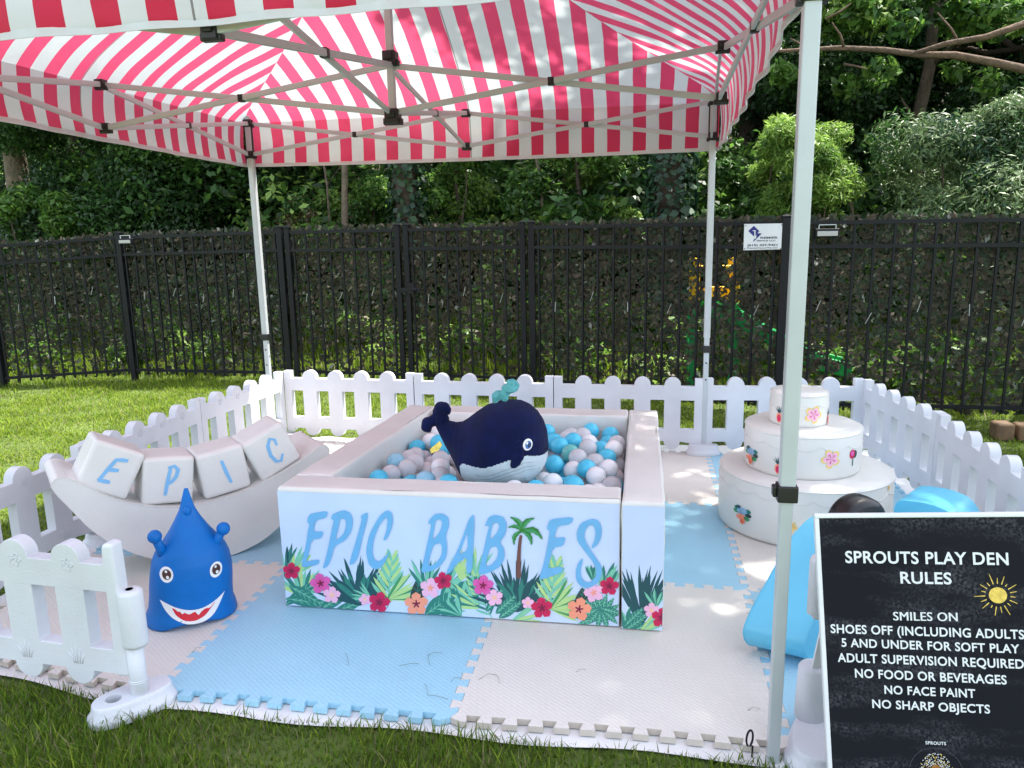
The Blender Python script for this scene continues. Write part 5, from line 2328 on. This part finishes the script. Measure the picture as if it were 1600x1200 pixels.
a_, b_ = behind((1075, 440), 5.1), behind((1140, 470), 5.1)
mb = MB()
mb.box((2.02, 5.1, 0.98), (0.07, 0.40, 0.40)).box((2.36, 5.1, 0.98), (0.07, 0.40, 0.40)).box((2.19, 5.29, 0.86), (0.33, 0.03, 0.12)).box((2.19, 4.91, 1.10), (0.33, 0.03, 0.06))
mb.build('handrail', M['plastic_yellow'], slide, bevel=0.02, seg=3)
mb = MB()
pth = [(2.10, 5.05, 0.74), (2.40, 5.0, 0.62), (2.75, 4.95, 0.42), (3.05, 4.9, 0.26), (3.3, 4.88, 0.20)]
for k in range(len(pth) - 1):
    mb.bar(pth[k], pth[k + 1], 0.36, 0.03)
    for o_ in (-0.18, 0.18):
        p, q = Vector(pth[k]), Vector(pth[k + 1])
        mb.bar(p + Vector((0, o_, 0.05)), q + Vector((0, o_, 0.05)), 0.03, 0.12)
mb.build('chute', M['plastic_green'], slide, bevel=0.008)
mb = MB()
for (x, y) in ((2.0, 4.9), (2.0, 5.3), (2.38, 5.3), (2.38, 4.9)):
    mb.bar((x, y, -0.05), (x, y, 0.80), 0.05, 0.05)
for z in (0.2, 0.42, 0.62):
    mb.bar((2.0, 4.9, z), (2.0, 5.3, z), 0.04, 0.04)
mb.build('ladder', M['plastic_green'], slide, bevel=0.008)
M['oldwood'] = pm('weathered_wood', (0.16, 0.10, 0.055), 0.8, 0.4, 14, 0.4, 60)
lg_ = thing('split_log', 'brown split logs lying at the foot of the fence behind the side pickets', 'logs', (4.1, 3.85, 0))
lq = at_z((1572, 690), -0.03)
for (x, y, s) in ((lq[0], lq[1] + 0.08, 0.9), (lq[0] + 0.14, lq[1] + 0.07, 0.85)):
    mb = MB().box((x, y, 0.03 * s), (0.12, 0.14, 0.14 * s))
    mb.build('log_piece', M['oldwood'], lg_, bevel=0.02)

# ------------------------------------------------------------------ vegetation
LEAF = {}


def leafmat(name, c, tr=0.35, rough=0.45, spec=0.5):
    LEAF[name] = pm('leaf_' + name, c, rough, 0.0, 8, 0.0, 60, transl=tr, rndvar=0.35, spec=spec, tcol=None)
    return LEAF[name]


leafmat('deep', (0.028, 0.072, 0.020))
leafmat('mid', (0.050, 0.125, 0.026), 0.42)
leafmat('fresh', (0.105, 0.220, 0.036), 0.5)
leafmat('lime', (0.24, 0.38, 0.075), 0.5)
leafmat('silver', (0.165, 0.245, 0.105), 0.3, 0.5, 0.45)
leafmat('blue', (0.030, 0.080, 0.038), 0.3)
leafmat('ivy', (0.016, 0.046, 0.022), 0.2)
leafmat('dry', (0.10, 0.075, 0.03), 0.3)
BARK = pm('bark', (0.085, 0.062, 0.044), 0.9, 0.4, 9, 0.8, 26, bdist=0.03)
BARK2 = pm('pale_bark', (0.16, 0.125, 0.085), 0.9, 0.4, 9, 0.8, 26, bdist=0.03)


def leaves(centres, radii, counts, size, asp, mats, weights, rs, droop=0.3, flat=(1, 1, 0.8), shell=0.35, tri=False):
    V, MI = [], []
    for c, r, n in zip(centres, radii, counts):
        n = int(n)
        dirv = rs.normal(0, 1, (n, 3))
        dirv /= np.linalg.norm(dirv, axis=1)[:, None]
        rad = r * rs.uniform(shell, 1.0, n) ** 0.6 * rs.uniform(0.8, 1.15, n)
        p = np.array(c) + dirv * rad[:, None] * np.array(flat)
        nrm = dirv * 0.5 + rs.normal(0, 0.55, (n, 3)) + np.array([0, 0, 0.55])
        nrm /= np.linalg.norm(nrm, axis=1)[:, None]
        t = np.cross(nrm, rs.normal(0, 1, (n, 3)))
        t[:, 2] -= droop
        t -= nrm * (t * nrm).sum(1)[:, None]
        t /= np.linalg.norm(t, axis=1)[:, None] + 1e-9
        b = np.cross(nrm, t)
        s = size * rs.uniform(0.6, 1.25, n)
        w = s * asp
        tip = p + t * s[:, None]
        q = np.stack([p - t * (s * .9)[:, None], p + b * w[:, None] + nrm * (w * .25)[:, None], tip - nrm * (s * .15)[:, None], p - b * w[:, None] + nrm * (w * .25)[:, None]], 1)
        V.append(q)
        base = rs.choice(len(mats), p=weights)
        mi = np.where(rs.uniform(0, 1, n) < 0.55, base, rs.choice(len(mats), n, p=weights))
        MI.append(mi)
    return np.concatenate(V), np.concatenate(MI)


def crown_clumps(c, R, n, rs, flat=0.75, r0=0.28):
    cs, rr = [], []
    for k in range(n):
        d = rs.normal(0, 1, 3)
        d /= np.linalg.norm(d)
        q = np.array(c) + d * R * rs.uniform(0.3, 1.0) ** 0.6 * np.array([1, 1, flat])
        cs.append(q)
        rr.append(R * r0 * rs.uniform(0.6, 1.4))
    return cs, rr


def limb_path(a, b, rs, n=6, wob=0.08, sag=0.0):
    a, b = np.array(a, float), np.array(b, float)
    L_ = np.linalg.norm(b - a)
    out = []
    for k in range(n + 1):
        t = k / n
        q = a + (b - a) * t + rs.normal(0, wob * L_ * 0.5, 3) * math.sin(PI * t) + np.array([0, 0, -sag * math.sin(PI * t)])
        out.append(tuple(q))
    return out


def tree(label, base, H, r, crown, mats, weights, size=0.075, asp=0.42, per=420, ncl=22, seed=0, bark=None, name='broadleaf_tree', cat='tree', low=None, lean=(0, 0), group=None, flat=0.8, limbs=7):
    rs = np.random.default_rng(seed)
    x, y = base
    z0 = ground_z(x, y) - 0.1
    t = thing(name, label, cat, (x, y, z0), group=group)
    top = (x + lean[0], y + lean[1], z0 + H)
    path = limb_path((x, y, z0), top, rs, 9, 0.03)
    mb = MB()
    mb.tube(path, [r * (1.25 if i == 0 else 1 - 0.75 * i / 9) for i in range(10)], 12)
    ends = []
    (cx, cy, cz), R = crown
    cs, rr = crown_clumps((cx, cy, cz), R, ncl, rs, flat)
    for q in cs[:limbs]:
        k = min(8, max(3, int(rs.uniform(3, 9))))
        mb.tube(limb_path(path[k], q, rs, 5, 0.12), [r * 0.35 * (1 - 0.8 * i / 5) + 0.006 for i in range(6)], 7)
    mb.build('trunk', bark or BARK, t)
    if low:
        for (q, rad) in low:
            cs.append(np.array(q))
            rr.append(rad)
    cnt = [per * (q / (R * 0.28)) ** 2 for q in rr]
    V, MI = leaves(cs, rr, [q * 4.2 for q in cnt], size * 0.46, asp, mats, weights, rs)
    o = np_mesh('crown', V - np.array([x, y, z0]), 4, [LEAF[m] for m in mats], MI, parent=t)
    return t


def shrub(label, c, R, n, per, mats, weights, size, asp, seed, name='shrub', flat=0.8, droop=0.3, group=None, r0=0.33, stems=True):
    rs = np.random.default_rng(seed)
    x, y, z = c
    g = ground_z(x, y)
    t = thing(name, label, 'shrub', (x, y, g), group=group)
    cs, rr = crown_clumps(c, R, n, rs, flat, r0)
    cs = [np.array((q[0], q[1], max(q[2], g + 0.1))) for q in cs]
    V, MI = leaves(cs, rr, [per * 2.6] * n, size * 0.6, asp, mats, weights, rs, droop, shell=0.2)
    np_mesh('crown', V - np.array([x, y, g]), 4, [LEAF[m] for m in mats], MI, parent=t)
    mb = MB()
    for q in cs[:7]:
        mb.tube(limb_path((x + rs.normal(0, .05), y + rs.normal(0, .05), g - 0.1), q, rs, 4, 0.1), [0.022, 0.018, 0.014, 0.01, 0.006], 6)
    mb.build('stem', BARK, t)
    return t


def wz(px, Y):
    return tuple(on_plane(px, (0, 1, 0), Y))


BARK3 = pm('brown_bark', (0.125, 0.082, 0.055), 0.9, 0.4, 9, 0.8, 26, bdist=0.03)
# identifiable trees and shrubs
c1 = wz((215, 270), 8.4)
tree('broad dark green leafy tree overhanging the left fence, left of the tent leg', (c1[0] + .2, 8.8), 5.0, 0.12, ((c1[0], 8.4, 3.1), 1.9), ['deep', 'mid', 'fresh'], [.5, .38, .12], 0.085, 0.5, 520, 26, 1,
     low=[(wz((60, 350), 7.6), .5), (wz((170, 340), 7.6), .55), (wz((260, 330), 7.8), .5), (wz((100, 300), 8.2), .6)])
c2 = wz((20, 240), 8.6)
tree('pale barked tree at the left edge under the canopy corner', (c2[0], 8.6), 6.5, 0.2, ((c2[0] - .3, 8.9, 5.2), 2.0), ['deep', 'mid', 'fresh'], [.4, .4, .2], 0.08, 0.5, 420, 22, 2, bark=BARK2)
c3 = wz((385, 300), 9.5)
tree('dense dark tree behind the rear left tent leg', (c3[0], 9.9), 6.0, 0.16, ((c3[0], 9.6, 3.6), 2.2), ['deep', 'mid', 'blue'], [.6, .3, .1], 0.08, 0.5, 520, 26, 3,
     low=[(wz((330, 330), 9), .6), (wz((430, 335), 9), .6)])
c4 = wz((540, 300), 7.3)
tree('slim pale trunk standing alone in the woods above the left gate leaf', (c4[0], 7.3), 6.5, 0.05, ((c4[0], 8.6, 5.9), 1.3), ['mid', 'deep'], [.5, .5], 0.08, 0.5, 300, 16, 4, bark=BARK2)
c5 = wz((638, 300), 7.25)
tree('thick dark ivy wrapped trunk above the gate latch', (c5[0], 7.25), 8.0, 0.17, ((c5[0], 9.6, 7.2), 1.3), ['deep', 'mid'], [.6, .4], 0.08, 0.5, 420, 22, 5)
c6 = wz((1040, 310), 7.1)
tivy = tree('thick tree trunk clad in blue green ivy beside the rear right tent leg', (c6[0], 7.1), 8.0, 0.20, ((c6[0], 9.4, 7.2), 1.3), ['deep', 'mid'], [.6, .4], 0.08, 0.5, 420, 22, 6)


def ivy_on(t, x, y, r, z0, z1, n, seed, mats=('ivy', 'blue')):
    rs = np.random.default_rng(seed)
    a = rs.uniform(0, 2 * PI, n)
    z = rs.uniform(z0, z1, n)
    rad = r + rs.uniform(0.0, 0.10, n)
    p = np.c_[x + rad * np.cos(a), y + rad * np.sin(a), z]
    nr = np.c_[np.cos(a), np.sin(a), rs.uniform(0, .8, n)] + rs.normal(0, .35, (n, 3))
    nr /= np.linalg.norm(nr, axis=1)[:, None]
    tt = np.cross(nr, rs.normal(0, 1, (n, 3)))
    tt /= np.linalg.norm(tt, axis=1)[:, None]
    b = np.cross(nr, tt)
    s = rs.uniform(.03, .06, n)[:, None]
    V = np.stack([p - tt * s, p + b * s * .8, p + tt * s, p - b * s * .8], 1)
    l = t.location
    np_mesh('ivy', V - np.array([l.x, l.y, l.z]), 4, [LEAF[m] for m in mats], rs.choice(len(mats), n), parent=t)


ivy_on(tivy, c6[0] + 0.06, 7.06, 0.20, 0.3, 4.5, 3000, 1)
ivy_on([o for o in bpy.data.objects if o.get('label', '').startswith('thick dark ivy')][0], c5[0], 7.25, 0.18, 0.3, 4.5, 2200, 2, ('ivy', 'deep'))
c7 = wz((1252, 268), 6.6)
shrub('bright yellow green feathery shrub behind the fence above the company plate', (c7[0], 6.5, 1.95), 0.46, 46, 260, ['lime', 'fresh'], [.72, .28], 0.075, 0.17, 7, 'feathery_shrub', 1.45, 0.5, None, 0.36)
c8 = wz((1520, 290), 6.2)
shrub('large silvery green bush leaning over the right fence', (c8[0] + .15, 6.3, 1.85), 0.98, 30, 560, ['silver', 'blue', 'mid'], [.66, .2, .14], 0.065, 0.22, 8, 'silvery_bush', 0.75, 0.6)
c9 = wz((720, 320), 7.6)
shrub('sunlit mid green sapling above the gate leaf behind the whale', (c9[0], 7.8, 2.0), 0.75, 16, 420, ['fresh', 'mid', 'lime'], [.42, .33, .25], 0.07, 0.45, 9, 'sapling', 1.0)  # lime leaves mixed in as sun dapples
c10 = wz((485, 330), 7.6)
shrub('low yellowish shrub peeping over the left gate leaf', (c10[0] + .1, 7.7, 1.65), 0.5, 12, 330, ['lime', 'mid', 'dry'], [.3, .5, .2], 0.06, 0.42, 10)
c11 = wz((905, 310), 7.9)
shrub('light dappled green shrub above the fence between gate and ivy trunk', (c11[0], 8.0, 1.9), 0.85, 18, 420, ['fresh', 'mid', 'lime'], [.42, .30, .28], 0.07, 0.45, 12)  # the dappled sunlight is coloured in with lime leaves
c12 = wz((1150, 300), 7.4)
shrub('broad leaved green shrub between the rear right tent leg and the feathery shrub', (c12[0], 7.5, 1.8), 0.55, 13, 360, ['mid', 'fresh'], [.6, .4], 0.075, 0.5, 13)
c13 = wz((40, 345), 7.2)
shrub('pale leafy shrub at the far left behind the fence', (c13[0], 7.3, 1.6), 0.6, 14, 380, ['fresh', 'mid', 'lime'], [.5, .35, .15], 0.075, 0.5, 14)
c14 = wz((600, 325), 8.4)
shrub('dim green shrub at the foot of the ivy wrapped trunk', (c14[0] - .2, 8.4, 1.7), 0.7, 14, 360, ['mid', 'lime', 'fresh'], [.5, .2, .3], 0.07, 0.45, 15)  # lime and fresh share stands in for sun speckle

# tree with the long bare limb, trunk outside the picture on the right
rs = np.random.default_rng(21)
TXY = (7.4, 7.4)
g0 = ground_z(*TXY)
lt = thing('overhanging_tree', 'tree with a long brown limb and bright leaves overhanging from the right', 'tree', (TXY[0], TXY[1], g0))
mb = MB()
tp = [(7.4, 7.4, g0 - .2), (7.3, 7.3, 1.5), (7.25, 7.2, 3.2), (7.1, 7.1, 5.0), (6.9, 7.0, 7.2), (6.7, 6.9, 9.0)]
mb.tube(tp, [.24, .2, .18, .15, .10, .05], 14)
L1 = [(7.25, 7.2, 2.9), wz((1680, 128), 7.0), wz((1590, 106), 6.8), wz((1545, 96), 6.8), wz((1490, 86), 6.8), wz((1440, 86), 6.8), wz((1380, 78), 6.8), wz((1310, 75), 6.8), wz((1260, 78), 6.8), wz((1215, 80), 6.9), wz((1170, 92), 7.0)]
mb.tube([tuple(q) for q in L1], [.06, .05, .043, .039, .036, .033, .029, .026, .022, .017, .010], 10)
L2 = [wz((1420, 86), 6.8), wz((1480, 68), 6.7), wz((1540, 58), 6.6), wz((1610, 34), 6.5)]
mb.tube([tuple(q) for q in L2], [.02, .028, .03, .035], 8)
for a, b in (((1318, 73), (1300, 35)), ((1318, 100), (1355, 108)), ((1500, 70), (1465, 20)), ((1260, 78), (1235, 60)), ((1290, 30), (1330, 5))):
    mb.tube([tuple(q) for q in (wz(a, 6.78), wz(((a[0] + b[0]) / 2 + 4, (a[1] + b[1]) / 2), 6.74), wz(b, 6.7))], [.014, .010, .006], 6)
for q in ((5.2, 4.6, 7.6), (6.6, 5.0, 7.6), (4.2, 4.4, 7.9), (4.6, 3.0, 7.6), (5.8, 2.8, 7.5), (3.6, 3.6, 7.7)):
    mb.tube(limb_path(tp[3], q, rs, 6, .1), [.09, .08, .065, .05, .035, .02, .01], 8)
mb.build('trunk', BARK3, lt)
cs, rr, cnt = [], [], []
for k in range(64):           # leaves hanging round the limb
    px = rs.uniform(1180, 1640)
    py = rs.uniform(-40, 46) if rs.random() < .74 else rs.uniform(112, 150)
    if py > 80 and rs.random() < .35:
        continue
    cs.append(np.array(wz((px, py), rs.uniform(7.4, 8.4))))
    rr.append(rs.uniform(.12, .24))
    cnt.append(95)
V1, M1 = leaves(cs, rr, cnt, 0.070, 0.40, ['fresh', 'mid', 'lime'], [.5, .36, .14], rs, 0.6)
cs, rr = crown_clumps((4.55, 3.6, 7.6), 2.9, 120, np.random.default_rng(404), 0.4, 0.17)
V2, M2 = leaves(cs, rr, [235] * len(cs), 0.085, 0.45, ['fresh', 'mid', 'lime'], [.4, .5, .1], rs)
np_mesh('crown', np.concatenate([V1, V2]) - np.array([TXY[0], TXY[1], g0]), 4, [LEAF[m] for m in ('fresh', 'mid', 'lime')], np.concatenate([M1, M2]), parent=lt)

# bare slim stems standing in the wood, each a young tree of its own
for (px_, Y_, hh, rr_, lb) in ((505, 7.6, 4.2, .018, 'thin leaning bare stem left of the slim pale trunk'), (720, 7.9, 4.5, .03, 'thin dark bare stem above the gate leaf behind the whale'),
                               (862, 7.7, 4.4, .022, 'thin pale bare stem above the double post of the gate'), (915, 8.0, 4.6, .035, 'dark forked bare stem left of the ivy clad trunk'),
                               (1432, 8.6, 5.2, .10, 'dark bare trunk in the shadowy gap right of the near tent leg'), (312, 8.0, 4.5, .03, 'thin bare stem between the dark leafy tree and the tent leg')):
    b0 = wz((px_, 345), Y_)
    rs3 = np.random.default_rng(px_)
    g_ = ground_z(b0[0], Y_)
    pth = limb_path((b0[0], Y_, g_ - .1), (b0[0] + rs3.normal(0, .25), Y_ + .2, g_ + hh), rs3, 8, .03)
    t = thing('slim_trunk', lb, 'tree trunk', (b0[0], Y_, g_))
    mb = MB()
    mb.tube(pth, [rr_ * (1 - .6 * i / 8) for i in range(9)], 8)
    mb.build('trunk', BARK2 if px_ in (505, 862) else BARK, t)
    for i in (3, 4, 5, 6):
        q = np.array(pth[i])
        mb = MB()
        mb.tube(limb_path(q, q + np.array([rs3.normal(0, .5), rs3.normal(-.1, .2), rs3.uniform(.2, .6)]), rs3, 4, .1), [rr_ * .35, rr_ * .28, rr_ * .2, rr_ * .12, .002], 6)
        mb.build('branch', BARK, t)

# dead leaning branch in the dark gap
mb = MB()
mb.tube([wz((1320, 298), 6.9), wz((1330, 320), 6.85), wz((1334, 352), 6.8), wz((1335, 420), 6.8)], [.012, .018, .02, .022], 7)
tag(mb.build('dead_branch', BARK2), 'bare grey dead stem leaning above the right fence in the dark gap', 'dead branch')

# taller trees of the wood, each its own
far = [(-8.6, 11.0, 8.5, 31), (-5.6, 12.0, 9.0, 32), (-3.0, 12.6, 9.0, 33), (-0.6, 12.0, 9.0, 34), (1.0, 13.4, 9.0, 35), (3.2, 11.4, 8.5, 36), (5.4, 11.6, 8.0, 37), (7.6, 10.6, 8.0, 38), (10.2, 11.2, 8.5, 39), (4.0, 10.4, 6.5, 40), (6.8, 10.0, 6.0, 41)]
fl_lab = ['tall woodland tree at the far left beyond the pale barked tree', 'tall shady tree of the wood behind the dark leafy tree at the left', 'tall shady tree of the wood behind the slim pale trunk', 'tall shady tree behind the thick ivy wrapped trunk',
          'tall shady tree of the wood behind the dappled shrub', 'tall dark tree of the wood right of the ivy clad trunk', 'tall dark tree filling the gap below the long limb', 'tall green tree at the upper right behind the silvery bush',
          'tall tree at the far right edge of the wood', 'dark tree with dangling twigs behind the feathery shrub', 'blue green leafy tree behind the silvery bush under the limb']
for (x, y, H, sd_), lb in zip(far, fl_lab):
    rs2 = np.random.default_rng(sd_)
    near = y < 10.5
    gz_ = ground_z(x, y)
    tree(lb, (x, y), H, 0.13 if near else 0.18, ((x, y, gz_ + H * 0.42), 1.7 if near else 2.7), ['deep', 'mid', 'blue'], [.55, .3, .15] if sd_ != 41 else [.2, .35, .45], 0.095, 0.5, 420 if near else 520, 26, sd_, flat=1.15)

# thicket on the slope: one mass
rs = np.random.default_rng(77)
cs, rr, cnt = [], [], []
for k in range(640):
    y = rs.uniform(7.2, 19)
    w = 8.5 + (y - 7) * 0.95
    x = rs.uniform(-w, w) * 0.95 + 0.8 - (y - 7) * 0.10
    z = ground_z(x, y) + rs.uniform(0.1, 1.6 + 0.30 * (y - 7)) * rs.uniform(.3, 1)
    cs.append(np.array((x, y, z)))
    rr.append(rs.uniform(.35, .85))
    cnt.append(150)
V, MI = leaves(cs, rr, [q * 2 for q in cnt], 0.075, 0.5, ['deep', 'mid', 'lime', 'fresh'], [.36, .32, .08, .24], rs)  # lime and fresh leaves paint sun speckle into the thicket
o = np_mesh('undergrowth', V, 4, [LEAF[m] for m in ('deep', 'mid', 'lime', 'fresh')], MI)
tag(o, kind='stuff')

# weeds added just behind the netting; lime leaves stand in for sunlit grass
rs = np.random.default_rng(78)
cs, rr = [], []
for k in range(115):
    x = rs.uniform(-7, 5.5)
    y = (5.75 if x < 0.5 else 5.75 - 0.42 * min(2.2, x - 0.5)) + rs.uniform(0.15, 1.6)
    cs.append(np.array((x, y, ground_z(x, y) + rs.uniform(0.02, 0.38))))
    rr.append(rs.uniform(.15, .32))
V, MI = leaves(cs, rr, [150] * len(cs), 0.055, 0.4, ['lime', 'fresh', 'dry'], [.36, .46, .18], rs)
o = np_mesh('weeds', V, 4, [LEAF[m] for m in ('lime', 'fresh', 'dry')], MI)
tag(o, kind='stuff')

# ------------------------------------------------------------------ grass
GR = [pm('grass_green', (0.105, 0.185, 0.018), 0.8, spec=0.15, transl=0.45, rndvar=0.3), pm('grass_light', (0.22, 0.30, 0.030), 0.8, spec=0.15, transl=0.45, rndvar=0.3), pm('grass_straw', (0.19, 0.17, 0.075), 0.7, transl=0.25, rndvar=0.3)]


def grass_patch(region, dens, h, w, rs, lean=0.5, p=(.45, .47, .08)):
    x0, x1, y0, y1 = region
    n = int((x1 - x0) * (y1 - y0) * dens)
    x = rs.uniform(x0, x1, n)
    y = rs.uniform(y0, y1, n)
    # keep clear of the mats and ground sheet
    fy = np.where(x < 0, -0.052 + 0.16 * -x, -0.052)
    inside = (x > -1.12) & (x < 3.13) & (y > fy) & (y < 3.16)
    k = ~inside
    x, y = x[k], y[k]
    n = len(x)
    z = np.array([ground_z(a, b) for a, b in zip(x, y)]) - 0.004
    hh = h * rs.uniform(0.45, 1.25, n) * (0.75 + 0.35 * np.sin(x * 5.3 + 1.7 * np.sin(y * 4)) * np.sin(y * 6.1))
    ww = w * rs.uniform(0.7, 1.3, n)
    a = rs.uniform(0, 2 * PI, n)
    ln = rs.uniform(0.1, 1.0, n) * lean * hh
    dx, dy = np.cos(a), np.sin(a)
    b = np.c_[x, y, z]
    s = np.c_[-dy, dx, np.zeros(n)] * ww[:, None]
    mid = b + np.c_[dx * ln * .35, dy * ln * .35, hh * .6]
    tip = b + np.c_[dx * ln, dy * ln, hh]
    q1 = np.stack([b - s, b + s, mid + s * .75, mid - s * .75], 1)
    q2 = np.stack([mid - s * .75, mid + s * .75, tip + s * .08, tip - s * .08], 1)
    mi = rs.choice(3, n, p=p)
    return np.concatenate([q1, q2]), np.r_[mi, mi]


rs = np.random.default_rng(5)
P_ = [grass_patch((-1.6, 3.6, -1.0, 0.0), 11000, 0.056, 0.0021, rs, 1.1, (.72, .18, .10)), grass_patch((-1.25, -0.9, -0.1, 0.5), 7000, 0.05, 0.0018, rs),  # near strip: more dark blades, putting the tent's shade into the colour
      grass_patch((-4.4, -1.1, -0.2, 3.2), 5200, 0.045, 0.0026, rs, 1.7), grass_patch((-8.0, -4.4, 0.5, 5.6), 2000, 0.05, 0.004, rs, 1.7), grass_patch((-4.4, 4.6, 3.15, 5.6), 3600, 0.05, 0.0032, rs, 1.7),
      grass_patch((3.1, 4.6, 0.0, 3.2), 2000, 0.05, 0.003, rs), grass_patch((-6.5, 5.5, 5.6, 7.4), 900, 0.22, 0.006, rs), grass_patch((-5.5, 4.2, 5.0, 5.5), 900, 0.10, 0.003, rs)]
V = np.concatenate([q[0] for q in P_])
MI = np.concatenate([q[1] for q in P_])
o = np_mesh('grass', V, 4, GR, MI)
tag(o, kind='stuff')

# loose blades of dry grass on the mats
rs = np.random.default_rng(9)
mb = MB()
for (x0, y0, x1, y1) in ((668, 1024, 690, 1020), (672, 1040, 671, 1022), (624, 1040, 655, 1037), (664, 1068, 668, 1086), (668, 1086, 700, 1092), (705, 1065, 722, 1060), (748, 1062, 775, 1054), (775, 1054, 780, 1068), (1168, 1110, 1188, 1108), (545, 1040, 540, 1020), (900, 1050, 915, 1046), (300, 1020, 315, 1012)):
    a, b = at_z((x0, y0), 0.002), at_z((x1, y1), 0.002)
    m_ = (a + b) / 2 + np.array([rs.normal(0, .004), rs.normal(0, .004), 0.006])
    mb.tube([tuple(a), tuple(m_), tuple(b)], 0.0006, 4)
tag(mb.build('grass_clippings', pm('dry_grass', (0.13, 0.14, 0.08), 0.8, 0.2, 30)), kind='stuff')
